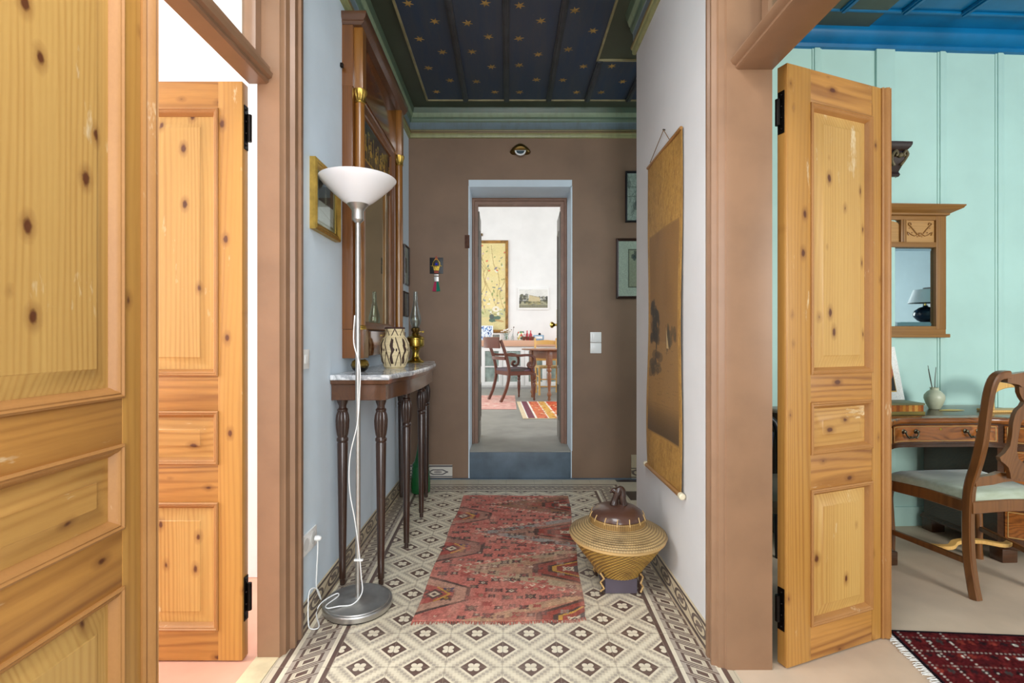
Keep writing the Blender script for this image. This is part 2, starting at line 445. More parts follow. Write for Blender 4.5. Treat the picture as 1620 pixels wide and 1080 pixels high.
def base_tiles(axis):
    m, nt, b = new_mat('skirting_tiles_' + axis); X, Y, Z = sep(nt, coords(nt))
    t = (X if axis == 'x' else Y) / .2
    q = (t.fract() - .5) * .2; h = Z - .055
    e = ((q / .075) * (q / .075) + (h / .03) * (h / .03)).sqrt()
    col = mixc(nt, e.between(.72, 1.0), (196, 180, 150), (96, 82, 74))
    col = mixc(nt, e.lt(.45), col, (120, 104, 92))
    wv = (h - (t * 6.283).sin() * .016).abs().lt(.004)
    col = mixc(nt, wv, col, (104, 90, 80))
    col = mixc(nt, Z.between(.086, .094).max(Z.between(.012, .02)), col, (86, 72, 66))
    n = noise(nt, coords(nt), 14, 4); col = mixc(nt, ((n - .45) * 2.0).clamp() * .4, col, (140, 134, 124))
    nt.links.new(col, b.inputs['Base Color']); b.inputs['Roughness'].default_value = .4
    return m
M['base_y'] = base_tiles('y'); M['base_x'] = base_tiles('x')
def cornice_mat():
    m, nt, b = new_mat('painted_cornice'); X, Y, Z = sep(nt, coords(nt))
    col = mixc(nt, Z.gt(2.868), (150, 150, 104), (120, 98, 58))
    col = mixc(nt, Z.gt(2.893), col, (134, 126, 82))
    col = mixc(nt, Z.gt(2.905), col, (118, 134, 142))
    col = mixc(nt, Z.gt(2.962), col, (96, 116, 96))
    col = mixc(nt, Z.gt(3.0), col, (130, 146, 118))
    col = mixc(nt, Z.gt(3.03), col, (78, 96, 78))
    n = noise(nt, mapping(nt, coords(nt), (3, 3, 1)), 8, 4); col = mixc(nt, ((n - .45) * 2.4).clamp() * .5, col, (96, 92, 66))
    nt.links.new(col, b.inputs['Base Color']); b.inputs['Roughness'].default_value = .4
    return m
M['cornice'] = cornice_mat()
def green_border():
    m, nt, b = new_mat('dark_green_border'); n = noise(nt, coords(nt), 5, 4)
    nt.links.new(mixc(nt, n, (74, 82, 66), (58, 58, 46)), b.inputs['Base Color']); b.inputs['Roughness'].default_value = .4; return m
M['green_border'] = green_border()
def navy():
    m, nt, b = new_mat('navy_boards'); co = coords(nt)
    n = noise(nt, mapping(nt, co, (4, .5, 1)), 5, 5, .65); col = mixc(nt, ((n - .35) * 2.6).clamp(), (42, 58, 80), (60, 66, 74))
    n2 = noise(nt, co, 50, 3); col = mixc(nt, ((n2 - .7) * 8.0).clamp(), col, (120, 118, 110))
    nt.links.new(col, b.inputs['Base Color']); b.inputs['Roughness'].default_value = .45; return m
M['navy'] = navy()
M['batten'] = paint('dark_batten_paint', (62, 66, 72), .4, .25, 8, .05)
M['bead'] = paint('cream_bead', (160, 150, 112), .45, .2, 12, 0)
M['star'] = paint('gold_star_paint', (178, 142, 78), .5, .3, 20, 0)

# ------------------------------------------------------------------ shell: hall
WL, WR, WF, CEIL = -.83, .75, 4.085, 3.07
LJ, RJ = 1.795, 1.727            # far jambs of the side doorways
def seg_floor(x0, x1, y0, y1, nx, ny):
    me = bpy.data.meshes.new('floor'); pts = []; uvs = []
    for j in range(ny + 1):
        for i in range(nx + 1):
            x, y = x0 + (x1 - x0) * i / nx, y0 + (y1 - y0) * j / ny
            xl, xr = -.632 - .03 * (y - 1.75), .590 + .034 * (y - 1.75)
            pts.append((x, y, 0)); uvs.append((6 * (x - xl) / (xr - xl), (y - 1.744) / .2))
    q = [[j * (nx + 1) + i, j * (nx + 1) + i + 1, (j + 1) * (nx + 1) + i + 1, (j + 1) * (nx + 1) + i] for j in range(ny) for i in range(nx)]
    nb = len(pts); pts += [(x0, y0, -.1), (x1, y0, -.1), (x1, y1, -.1), (x0, y1, -.1)]
    c = [0, nx, (ny + 1) * (nx + 1) - 1, ny * (nx + 1)]
    q += [[nb + 3, nb + 2, nb + 1, nb]]
    me.from_pydata(pts, [], q); uvs += [(0, 0)] * 4
    l = me.uv_layers.new(name='UVMap'); l.data.foreach_set('uv', [c_ for lp in me.loops for c_ in uvs[lp.vertex_index]])
    me.materials.append(M['tiles']); me.update(); o = bpy.data.objects.new('floor', me); COL.objects.link(o); o['kind'] = 'structure'; return o
seg_floor(-.846, 2.2, -2.2, WF, 24, 60)
struct('floor_left', MB().box(-4.0, -.846, -1.6, 2.45, -.1, -.002), M['terracotta'])
struct('floor_right', MB().box(.80, 5.0, -1.6, 2.9, -.1, .001).box(1.0, 5.0, 2.9, 3.3, -.1, .001), M['screed'])
struct('trim_1', MB().box(-.925, -.842, .55, 1.80, -.02, .002), M['threshold'], 'yellow stone threshold of the left doorway')
# walls
struct('wall_left', MB().box(-.93, WL, 1.83, WF + .3, 0, CEIL).box(-.93, WL, -2.2, .55, 0, CEIL).box(-.93, WL, .55, 1.83, 2.72, CEIL), M['wall_blue'])
wr = MB().box(WR, .93, 1.76, 2.86, 0, CEIL).box(WR, .93, -2.2, .5, 0, CEIL).box(WR, .93, .5, 1.76, 2.72, CEIL)
wr.lathe([(.03, 0), (.03, CEIL)], .78, 2.86, 0, 20)
wr.box(.78, .93, 2.84, 2.89, 0, CEIL)
struct('wall_right', wr, M['wall_white'])
struct('wall_far', MB().box(-.93, -.324, WF, 4.45, 0, CEIL).box(.526, 2.2, WF, 4.45, 0, CEIL).box(-.324, .526, WF, 4.45, 2.49, CEIL), M['wall_brown'])
struct('wall_back', MB().box(-.93, -.6, -2.3, -2.2, 0, CEIL).box(.6, .93, -2.3, -2.2, 0, CEIL).box(-.6, .6, -2.3, -2.2, 2.9, CEIL).box(-.6, .6, -2.3, -2.2, 0, .3), M['white'])
struct('wall_passage', MB().box(2.2, 2.3, 3.26, 4.45, 0, CEIL), M['wall_brown'])
# white plaster reveal of the far doorway, splayed at the top
rv = MB().prism([(WF - .003, 2.49), (WF - .003, 2.432), (WF + .02, 2.428), (4.37, 2.418), (4.37, 2.49)], -.33, .532, 'yz')
rv.box(-.332, -.322, WF - .003, 4.37, .232, 2.44).box(.522, .534, WF - .003, 4.37, .232, 2.44)
rv.box(-.332, -.322, WF - .002, WF + .01, 0, .235).box(.522, .530, WF - .002, WF + .01, 0, .235)
struct('trim_2', rv, M['wall_blue'], 'white plastered reveal of the far doorway')
struct('step', MB().box(-.321, .521, WF - .001, 4.46, 0, .22, .006), M['riser'], 'blue grey step up to the far doorway')
struct('floor_kitchen', MB().box(-.321, .521, WF + .004, 4.5, .2205, .232).box(-3.0, 3.6, 4.5, 9.7, .1, .232), M['kitchen_floor'])
# ceiling
ce = MB().box(-.93, 2.2, -2.2, 4.1, CEIL, CEIL + .1)
ceiling = struct('ceiling', ce, M['green_border'])
PXL, PXR, PYB, PYS = -.643, .608, 3.895, 3.337
nb = MB().box(PXL, PXR, -2.0, PYB, CEIL - .006, CEIL + .001).box(PXR, 1.9, PYS, PYB, CEIL - .006, CEIL + .001)
nb.mi = 1
stars = [(295,15),(413,94),(345,172),(447,230),(385,300),(480,355),(420,405),(636,14),(558,102),(650,162),(577,228),(664,295),(597,360),(678,407),(788,24),(882,92),(785,170),(870,240),(785,288),(862,352),(788,407),(1032,46),(1112,136),(1003,218),(1070,293),(978,353),(1040,408),(1195,292),(1243,360),(1148,408)]
spots = []
for cx, cy in stars:
    px, py = 540 + cx / 2.793, cy / 2.793; Y = F_PX * (CEIL - .006 - CAM_H) / (PY0 - py); spots.append(((px - PX0) * Y / F_PX, Y))
for k in range(34): spots.append((-.55 + (k % 4) * .32 + random.uniform(-.1, .1), 2.5 - (k // 4) * .5 + random.uniform(-.15, .15)))
for k, (x, y) in enumerate(spots):
    a0 = .3 + .5 * (k % 3)
    nb.loops([[(x + (.032 if i % 2 == 0 else .012) * math.cos(a0 + i * PI / 6), y + (.032 if i % 2 == 0 else .012) * math.sin(a0 + i * PI / 6), z) for i in range(12)] for z in (CEIL - .005, CEIL - .0075)], True, True, True)
o = nb.build('star_panel', [M['navy'], M['star']], ceiling); o['label'] = 'dark blue board field painted with gold stars'
for x, y0, y1 in ((-.337, -2.0, PYB), (-.013, -2.0, PYB), (.32, -2.0, PYB), (.626, PYS, PYB), (.95, PYS, PYB), (1.28, PYS, PYB)):
    MB().box(x - .021, x + .021, y0, y1, CEIL - .02, CEIL - .004, .004).box(x - .011, x + .011, y0, y1, CEIL - .027, CEIL - .015, .003).build('batten', M['batten'], ceiling)
bd = MB()
for (x0, y0, x1, y1) in ((PXL, -2.0, PXL, PYB), (PXL, PYB, 1.9, PYB), (PXR, -2.0, PXR, PYS), (PXR, PYS, 1.9, PYS)):
    bd.box(min(x0, x1) - .008, max(x0, x1) + .008, min(y0, y1) - .008, max(y0, y1) + .008, CEIL - .014, CEIL, .003)
bd.build('bead', M['bead'], ceiling)
# cornice
prof = [(0, 2.836), (.014, 2.838), (.018, 2.846), (.018, 2.862), (.026, 2.870), (.028, 2.878), (.016, 2.888), (.020, 2.897), (.014, 2.905), (.014, 2.958), (.022, 2.966), (.030, 2.985), (.028, 2.995), (.036, 3.004), (.044, 3.03), (.050, 3.04), (.056, 3.071)]
c = MB().loops([[(WL + d, -2.2, z) for d, z in prof], [(WL + d, WF - d, z) for d, z in prof], [(2.2, WF - d, z) for d, z in prof]], False)
struct('trim_3', c, M['cornice'], 'green and blue grey cornice above the brown far wall')
prof2 = prof + [(0, 3.071)]
c = MB().loops([[(WR - d * 1.1, -2.2, z) for d, z in prof2], [(WR - d * 1.1, 2.885, z) for d, z in prof2]], True, True, True)
struct('trim_4', c, M['cornice'], 'gold and green cornice along the right wall')
# skirting tiles
sk = [(0, 0), (.016, 0), (.016, .014), (.011, .02), (.010, .088), (.006, .095), (0, .097)]
struct('baseboard_left', MB().loops([[(WL + d, 1.93, z) for d, z in sk], [(WL + d, WF, z) for d, z in sk]], False), M['base_y'])
struct('baseboard_right', MB().loops([[(WR - d, 1.815, z) for d, z in sk], [(WR - d, 2.88, z) for d, z in sk]], False), M['base_y'])
struct('baseboard_far', MB().box(1.025, 2.2, WF - .012, WF, 0, .2), M['base_x'])
struct('trim_5', MB().box(WL + .012, 2.2, WF - .028, WF, 0, .006), M['riser'], 'narrow blue grey painted strip at the foot of the far wall')
# ------------------------------------------------------------------ side doorways: casings, jambs, transom bars
lp = [(-.83, 1.945), (-.812, 1.935), (-.805, 1.925), (-.805, 1.905), (-.814, 1.898), (-.816, 1.872), (-.806, 1.866), (-.806, 1.852), (-.822, 1.845), (-.824, 1.815), (-.832, 1.81), (-.838, 1.795), (-.919, 1.795), (-.919, 1.815), (-.93, 1.815), (-.93, 1.85), (-.85, 1.945)]
lt = MB().prism(lp, 0, 2.76)
lt.prism([(-x0, 0) for x0 in ()] or [(-.83, .45), (-.81, .46), (-.81, .56), (-.838, .59), (-.925, .59), (-.925, .5)], 0, 2.76)
lt.box(-.925, -.812, .45, 1.94, 2.68, 2.76, .01)
struct('trim_6', lt, M['trim_brown'], 'brown painted door casing and jamb of the left doorway')
tb = [(-.95, 2.102), (-.885, 2.102), (-.878, 2.108), (-.878, 2.118), (-.866, 2.124), (-.862, 2.140), (-.872, 2.150), (-.872, 2.162), (-.885, 2.168), (-.95, 2.168)]
struct('trim_7', MB().loops([[(x, .59, z) for x, z in tb], [(x, 1.796, z) for x, z in tb]], True, True, True), M['trim_brown'], 'moulded transom bar over the left doorway')
struct('window_1', MB().rectframe(.60, 1.79, 2.17, 2.68, [(0, 0), (0, -.045), (.035, -.045), (.042, -.03), (.042, 0)], closed=True).xf(Matrix.Translation((-.95, 0, 0)) @ Matrix.Rotation(PI / 2, 4, 'Z')), M['trim_brown'], 'fanlight frame above the left doorway')
MB().box(-.945, -.941, .635, 1.755, 2.205, 2.645).build('pane', M['glass'], bpy.data.objects['window_1'])
rp = [(.75, 1.835), (.735, 1.822), (.730, 1.812), (.730, 1.798), (.738, 1.792), (.738, 1.770), (.728, 1.766), (.728, 1.756), (.744, 1.750), (.748, 1.742), (.768, 1.738), (.772, 1.730), (.793, 1.727), (.931, 1.727), (.931, 1.80), (.77, 1.835)]
rt = MB().prism(rp, 0, 2.76).prism([(.75, .42), (.73, .43), (.73, .52), (.79, .55), (.931, .55), (.931, .45)], 0, 2.76).box(.732, .931, .42, 1.83, 2.68, 2.76, .01)
struct('trim_8', rt, M['trim_brown'], 'brown painted door casing and jamb of the right doorway')
tb = [(.932, 2.117), (.810, 2.117), (.802, 2.123), (.802, 2.132), (.790, 2.138), (.784, 2.150), (.794, 2.158), (.794, 2.168), (.81, 2.175), (.932, 2.175)]
struct('trim_9', MB().loops([[(x, .55, z) for x, z in tb], [(x, 1.728, z) for x, z in tb]], True, True, True), M['trim_brown'], 'moulded transom bar over the right doorway')
struct('window_2', MB().rectframe(.56, 1.72, 2.18, 2.68, [(0, 0), (0, -.04), (.035, -.04), (.042, -.03), (.042, 0)], closed=True).xf(Matrix.Translation((.89, 0, 0)) @ Matrix.Rotation(PI / 2, 4, 'Z')), M['trim_brown'], 'fanlight frame above the right doorway')
MB().box(.902, .906, .595, 1.685, 2.215, 2.645).build('pane', M['glass'], bpy.data.objects['window_2'])

# ------------------------------------------------------------------ panelled pine doors
def hinge(parent, x, y, z0, z1, sx=1):
    h = MB().box(x - .003 * sx, x + .002 * sx, y + .010, y + .036, z0, z1).lathe([(.0085, 0), (.0085, (z1 - z0) * .62)], x - .010 * sx, y + .030, z0 + (z1 - z0) * .2, 12)
    for k in range(4): h.ball((x - .004 * sx, y + .02, z0 + (z1 - z0) * (.1 + .27 * k)), .004, 8)
    return h.build('hinge', M['iron'], parent)
def door_leaf(name, label, W, s0, s1, panels, z0, z1, t=.04, flip=False, astr=None, hinges=(), mats=None):
    """x from the hinge edge, front face at y=0 looking to -Y; s0/s1 = panel start/end; panels = [(z,z)...] from below"""
    D = thing(name, label, None, kind='structure'); S = -1 if flip else 1
    Fx = Matrix.Scale(-1, 4, (1, 0, 0)) if flip else Matrix()
    mv, mh, mp, mm = mats or (M['pine_v'], M['pine_h'], M['pine_panel'], M['pine_mould'])
    e1 = astr if astr else W
    MB().box(0, s0, 0, t, z0, z1, .003).xf(Fx).build('stile', mv, D)
    MB().box(s1, e1 if astr else W, 0, t, z0, z1, .003).xf(Fx).build('stile', mv, D)
    edges = [z0] + [v for p in panels for v in p] + [z1]
    for a, b in zip(edges[0::2], edges[1::2]): MB().box(s0 - .0005, s1 + .0005, .0012, t - .0012, a, b, .002).xf(Fx).build('rail', mh, D)
    for i, (a, b) in enumerate(panels):
        MB().rectframe(s0 - .002, s1 + .002, a - .002, b + .002, [(0, .004), (0, -.004), (.005, -.007), (.009, -.003), (.012, -.004), (.016, -.001), (.018, .004), (.024, .010), (.026, .018), (0, .018)], closed=True).xf(Fx).build('moulding', mm, D)
        pp = MB().rectframe(s0 - .004, s1 + .004, a - .004, b + .004, [(0, .03), (0, .014), (.03, .014), (.068, .004), (.071, .0015)], True, True).xf(Fx)
        pp.build('panel', M['pine_panel_h'] if (mats is None and i == 1) else mp, D)
    if astr:
        pr = [(astr, t), (astr, -.004), (astr + .006, -.008), (astr + .012, -.004), (astr + .016, -.010), (astr + .026, -.016), (astr + .034, -.010), (astr + .038, -.014), (W - .006, -.012), (W, -.004), (W, t)]
        MB().prism(pr, z0, z1).xf(Fx).build('astragal', mm, D)
    for a, b in hinges: hinge(D, 0, 0, a, b, S)
    return D
P3 = [(.13, .62), (.75, .935), (1.04, 2.02)]
d1 = door_leaf('door_1', 'near pine door leaf with worn mouldings at the left edge, shut', .562, .12, .462, P3, .006, 2.098, astr=.516)
d1.location = (-.853, .622, 0); d1.rotation_euler.z = PI / 2
d2 = door_leaf('door_2', 'pine door leaf standing open into the bright room on the left', .56, .088, .44, [(.115, .575), (.715, .905), (1.035, 2.0)], .004, 2.10, flip=True, astr=.50, hinges=((1.86, 2.02), (.14, .30)))
d2.location = (-.962, 1.772, 0)
d3 = door_leaf('door_3', 'pine door leaf standing ajar in the right doorway', .543, .118, .446, P3, .006, 2.142, astr=.498, hinges=((1.90, 2.05), (.13, .28)))
d3.location = (.983, 1.727, 0); d3.rotation_euler.z = math.radians(20.7)
d6 = door_leaf('door_6', 'unseen near pine door leaf of the right doorway, folded back into the mint room', .552, .118, .448, P3, .006, 2.10)  # out of view, added to shade the right jamb from the room's window
d6.location = (.985, .59, 0); d6.rotation_euler.z = math.radians(8)
# far doorway frame and its two grey brown leaves
ff = MB().rectframe(-.332, .532, .0, 2.425, [(0, 4.45), (0, 4.36), (.012, 4.352), (.018, 4.36), (.030, 4.36), (.034, 4.372), (.062, 4.372), (.062, 4.45)], closed=True)
ff.box(.045, .075, 4.36, 4.372, 2.350, 2.364)
struct('trim_10', ff, M['frame_brown'], 'brown moulded frame of the far doorway')
GREY = paint('grey_brown_door_paint', (116, 108, 98), .4, .1, 8, 0)
gm = (GREY, GREY, GREY, GREY)
d4 = door_leaf('door_4', 'left leaf of the far doorway, folded back into the kitchen', .365, .08, .285, [(.42, .75), (.9, 2.15)], .238, 2.31, t=.035, mats=gm, hinges=((1.9, 2.0),))
d4.location = (-.258, 4.40, 0); d4.rotation_euler.z = math.radians(91)
d5 = door_leaf('door_5', 'right leaf of the far doorway with brass knob, folded back into the kitchen', .365, .08, .285, [(.42, .75), (.9, 2.15)], .238, 2.31, t=.035, flip=True, mats=gm)
d5.location = (.462, 4.40, 0); d5.rotation_euler.z = math.radians(-92)
h = MB().box(-.345, -.315, -.006, 0, 1.1, 1.45, .002).lathe([(.012, 0), (.010, -.02), (.016, -.028), (.03, -.045), (.03, -.06), (.016, -.07), (0, -.072)], -.33, 0, 1.30, 16, axis='y')
o = h.build('door_handle', M['brass'], d5); o['label'] = 'brass knob and plate'
MB().box(-.02, .02, -.01, 0, 0, .11, .003).lathe([(.008, 0), (.008, .09)], 0, -.012, .01, 10).build('hinge', paint('rusty_iron', (104, 66, 50), .7, .3, 40), bpy.data.objects['trim_2'], (-.342, WF, 1.92))['label'] = 'rusty hinge plate'

# ------------------------------------------------------------------ left room, right room, kitchen shells
struct('wall_left_room', MB().box(-4.0, -.93, 2.4, 2.5, 0, CEIL).box(-4.1, -4.0, -1.6, -.4, 0, CEIL).box(-4.1, -4.0, 1.7, 2.5, 0, CEIL).box(-4.1, -4.0, -.4, 1.7, 0, .8).box(-4.1, -4.0, -.4, 1.7, 2.7, CEIL).box(-4.0, -.93, -1.7, -1.6, 0, CEIL), M['white'])
struct('ceiling_left_room', MB().box(-4.1, -.93, -1.7, 2.5, CEIL, CEIL + .1), M['white'])
TILT = math.atan(.047); TX, TY = 2.3, 3.055            # mint wall, slightly turned
def mint_pt(x, d=0.0): return TY + (x - TX) * .047 - d
mw = MB().box(-1.45, 2.9, 0, .1, 0, 3.2)
for x in (1.91, 2.345, 2.72, 3.10, 3.50, 1.47, 3.9):
    lx = (x - TX)
    mw.box(lx - .018, lx + .018, -.012, .01, 0, 3.1, .004).box(lx - .03, lx + .03, -.005, .01, 0, 3.1, .002)
lx = 2.345 - TX
mw.box(lx - .06, lx + .06, -.016, .01, 0, 3.1, .004)
mw.box(-1.4, 2.8, -.012, .01, 0, .12, .004)
mwo = struct('wall_mint', mw, M['mint']); mwo.location = (TX, TY, 0); mwo.rotation_euler.z = TILT
struct('wall_right_room', MB().box(5.0, 5.1, -1.6, 3.3, 0, 3.1).box(.93, 1.5, -1.7, -1.6, 0, 3.1).box(4.2, 5.1, -1.7, -1.6, 0, 3.1).box(1.5, 4.2, -1.7, -1.6, 0, .7).box(1.5, 4.2, -1.7, -1.6, 2.6, 3.1), paint('soft_blue_wall', (166, 182, 186), .6, .04))
ZC = 3.08
cr = MB().box(-1.45, 2.9, -4.7, .1, ZC, ZC + .1)
cr.loops([[(x, y, z) for y, z in ((0, 2.962), (-.02, 2.966), (-.026, 2.985), (-.02, 3.0), (-.04, 3.012), (-.062, 3.04), (-.066, 3.055), (-.062, 3.081))] for x in (-1.45, 2.8)], False)
cro = struct('ceiling_right_room', cr, M['blue_ceiling']); cro.location = (TX, TY, 0); cro.rotation_euler.z = TILT
cb = MB().box(-1.45, 2.8, -.21, -.19, ZC - .014, ZC, .004)
cb.build('bead', M['blue_ceiling'], cro)
for x in (1.56, 1.93, 2.30, 2.66, 3.05, 3.43, 3.8):
    lx = x - TX
    MB().box(lx - .02, lx + .02, -4.6, -.2, ZC - .02, ZC, .005).box(lx - .01, lx + .01, -4.6, -.2, ZC - .03, ZC - .01, .004).build('batten', M['blue_ceiling'], cro)
KY = 9.65
struct('wall_kitchen', MB().box(-3.0, 3.6, KY, KY + .1, 0, 4.0).box(-3.1, -3.0, 4.45, 5.2, 0, 4.0).box(-3.1, -3.0, 8.6, KY, 0, 4.0).box(-3.1, -3.0, 5.2, 8.6, 0, 1.0).box(-3.1, -3.0, 5.2, 8.6, 3.0, 4.0).box(3.6, 3.7, 4.45, 5.2, 0, 4.0).box(3.6, 3.7, 8.6, KY, 0, 4.0).box(3.6, 3.7, 5.2, 8.6, 0, 1.0).box(3.6, 3.7, 5.2, 8.6, 3.0, 4.0).box(-3, -.93, 4.4, 4.45, 0, 4).box(2.2, 3.6, 4.4, 4.45, 0, 4).box(-.93, 2.2, 4.4, 4.45, CEIL, 4), M['white'])
struct('ceiling_kitchen', MB().box(-3.1, 3.7, 4.4, KY + .1, 4.0, 4.1), M['white'])
# ================================================================== HALL THINGS
R90 = PI / 2
# ---- gilt framed picture on the left wall (local x along the wall, front to -Y -> +X after the turn)
def picture(name, label, W, H, fw, fd, fmat, cv, loc, rz, group=None, glass=True, mat_w=0, print_mat=None, prof=None):
    t = thing(name, label, 'picture', loc, rz, group)
    pr = prof or [(0, 0), (0, -fd * .8), (fw * .2, -fd), (fw * .45, -fd * .75), (fw * .6, -fd * .85), (fw * .9, -fd * .5), (fw, -fd * .45), (fw, 0)]
    MB().rectframe(-W / 2, W / 2, 0, H, pr, closed=True).build('frame', fmat, t)
    flat_print('print', cv, print_mat or M['print'], t, -W / 2 + fw * .8, fw * .8, -fd * .3)
    if glass: MB().box(-W / 2 + fw * .8, W / 2 - fw * .8, -fd * .42, -fd * .38, fw * .8, H - fw * .8).build('glass', M['glass'], t)
    return t
cv = Canvas(.27, .27, .002, (196, 190, 150))
cv.rect(.03, .24, .02, .235, (150, 148, 110)).rect(.04, .23, .025, .225, (214, 210, 190))
cv.rect(.045, .225, .11, .22, (64, 66, 62)).cloud(4, (96, 96, 84), .8).rect(.05, .22, .03, .115, (226, 226, 216)).line([(.05, .08), (.22, .05)], .004, (196, 196, 180)).ell(.13, .14, .012, .03, (150, 150, 128)).ell(.13, .172, .01, .012, (120, 118, 96)).speckle(.04)
picture('gilt_picture', 'small gilt framed picture on the pale blue wall left of the tall mirror', .305, .302, .034, .03, M['gilt'], cv, (WL, 2.20, 1.63), R90)
cv = Canvas(.17, .30, .003, (226, 224, 214)); cv.rect(.05, .12, .09, .21, (120, 116, 106)).speckle(.05)
picture('small_picture', 'thin framed picture with wide white mount between mirror and far wall', .185, .315, .009, .018, M['dark_wood'], cv, (WL, 3.955, 1.60), R90)
cv = Canvas(.16, .19, .003, (142, 142, 140)); cv.cloud(4, (90, 90, 90), .8).speckle(.06)
picture('small_picture', 'small grey picture hung low beside the brass oil lamp', .17, .20, .012, .015, M['dark_wood'], cv, (WL, 3.95, 1.345), R90)
tag(MB().box(WL, WL + .014, 2.415, 2.43, 2.51, 2.53, .002).build('wall_hook', M['iron']), 'tiny black hook on the wall beside the mirror top', 'hook')

# ---- pier mirror: local x along the wall from the near side, front -Y
W_ = 1.0
pm = thing('pier_mirror', 'tall mahogany pier mirror with columns and gilt capitals above the console table', 'mirror', (WL, 2.446, 0), R90)
b = MB()
b.loops([[(-.0 - e, 0, z), (-.0 - e, -d, z), (W_ + e, -d, z), (W_ + e, 0, z)] for e, d, z in ((0, .095, 2.735), (.0, .10, 2.74), (.006, .112, 2.752), (.004, .108, 2.757), (.012, .12, 2.768), (.014, .124, 2.79), (.014, .124, 2.797))], True, True, True)
b.build('cornice', M['mahogany_h'], pm)
MB().box(.0, W_, -.055, 0, 2.43, 2.737).build('carcass', M['mahogany'], pm)
MB().box(.09, W_ - .09, -.062, -.04, 2.45, 2.735, .002).build('frieze', M['mahogany_flame'], pm)
for x in (.052, W_ - .052): MB().box(x - .032, x + .032, -.098, -.03, 2.428, 2.737, .003).build('frieze_block', M['column_wood'], pm)
for x0, x1 in ((0, .10), (W_ - .10, W_)): MB().box(x0, x1, -.052, 0, 1.215, 2.43, .002).build('side_board', M['mahogany'], pm)
for x in (.052, W_ - .052):
    MB().lathe([(.0265, 1.232), (.0275, 1.6), (.0262, 2.0), (.0235, 2.367)], x, -.074, 0, 28).build('column', M['column_wood'], pm)
    cp = MB().lathe([(.024, 2.362), (.028, 2.366), (.028, 2.372), (.025, 2.376), (.027, 2.40), (.033, 2.416), (.036, 2.424), (.036, 2.43), (.03, 2.431)], x, -.074, 0, 40, mod=lambda t, h: 1 + (.07 * math.cos(10 * t) if 2.375 < h < 2.42 else 0))
    cp.build('capital', M['gilt'], pm)
    MB().lathe([(.034, 1.214), (.034, 1.222), (.030, 1.226), (.031, 1.232), (.027, 1.236)], x, -.074, 0, 24).build('column_base', M['gilt'], pm)
    MB().box(x - .052 if x < .5 else x - .04, x + .04 if x < .5 else x + .052, -.108, 0, 1.07, 1.214, .003).build('base_block', M['mahogany'], pm)
MB().box(.09, W_ - .09, -.075, 0, 1.075, 1.21, .002).build('base_board', M['mahogany_flame'], pm)
MB().rectframe(.10, W_ - .10, 1.215, 2.44, [(0, 0), (0, -.055), (.008, -.062), (.02, -.052), (.038, -.045), (.044, -.038), (.048, -.030), (.048, 0)], closed=True).build('inner_frame', M['mahogany'], pm)
MB().box(.14, W_ - .14, -.034, -.004, 2.128, 2.16, .002).build('crossbar', M['mahogany_h'], pm)
cv = Canvas(.72, .235, .0028, (30, 34, 36)); cv.cloud(5, (52, 58, 56), .6)
G1 = (178, 142, 62)
cv.rect(0, .72, .012, .022, G1).rect(0, .72, .005, .008, G1)
for x in np.arange(.06, .70, .105):
    s_ = 1 if int(x * 100) % 2 else -1
    cv.ell(x, .085, .030, .018, G1).ell(x + .03 * s_, .115, .011, .016, G1).ell(x, .12, .010, .022, G1).ell(x + .002, .152, .008, .009, G1)
    for dx in (-.024, -.012, .012, .024): cv.line([(x + dx, .08), (x + dx * 1.3 + .006 * s_, .024)], .006, G1)
    cv.line([(x, .13), (x + .03 * s_, .15), (x + .035 * s_, .185)], .005, G1)
    cv.line([(x + .052, .024), (x + .05, .17)], .006, G1).ell(x + .05, .18, .014, .012, (122, 112, 60)).ell(x + .055, .10, .01, .025, (140, 116, 56))
cv.speckle(.1)
flat_print('painted_panel', cv, M['print_gloss'], pm, .14, 2.155, -.031)['label'] = 'black panel with gilt figures'
MB().box(.14, W_ - .14, -.03, -.022, 1.25, 2.13).build('glass', M['mirror'], pm)

# ---- console table, world x,y outline; origin on the floor at the wall
ct = thing('console_table', 'half depth console table with marble top and reeded legs under the mirror', 'table', (WL, 2.97, 0))
def con(off, n=10):
    """front outline from near end to far end, local (x out of the wall, y along it)"""
    ends, dep, mid, h = .278 + off, None, .338 + off, .70 + off
    P = [(0.004, -h), (ends, -h)]
    for i in range(n + 1):
        s = i / n; P.append((ends + (mid - ends) * (s - .09 * math.sin(2 * PI * s)) + .0, -h + .02 + s * (.33)))
    for i in range(n + 1):
        s = i / n; P.append((mid + .012 * math.sin(PI * s), -h + .37 + (2 * h - .74) * s))
    for i in range(n + 1):
        s = 1 - i / n; P.append((ends + (mid - ends) * (s - .09 * math.sin(2 * PI * s)), h - .02 - s * .33))
    return P + [(ends, h), (0.004, h)]
MB().loops([[(x, y, z) for x, y in con(o)] for o, z in ((-.004, .975), (.0, .977), (.002, .985), (0, .995), (-.004, 1.0))], True, True, True).build('marble_top', M['marble'], ct)
MB().loops([[(x, y, z) for x, y in con(o)] for o, z in ((-.022, .88), (-.020, .882), (-.020, .952), (-.006, .958), (-.004, .975))], True, True, True).build('apron', M['mahogany_h'], ct)
LEG = [(.0085, 0), (.012, .002), (.0125, .018), (.011, .026), (.016, .032), (.0155, .05), (.0245, .672), (.0225, .678), (.0265, .684), (.0265, .695), (.0215, .702), (.024, .712), (.0285, .745), (.0300, .78), (.0275, .806), (.022, .822), (.0245, .827), (.0245, .834), (.018, .840), (.0175, .850), (.024, .868), (.026, .882)]
for x, y in ((.225, -.64), (.262, -.235), (.262, .235), (.225, .64), (.042, -.64), (.042, .64)):
    MB().lathe(LEG, x, y, 0, 48, mod=lambda t, h: 1 + (.055 * math.cos(16 * t) if .705 < h < .825 else 0)).build('leg', M['dark_wood'], ct)

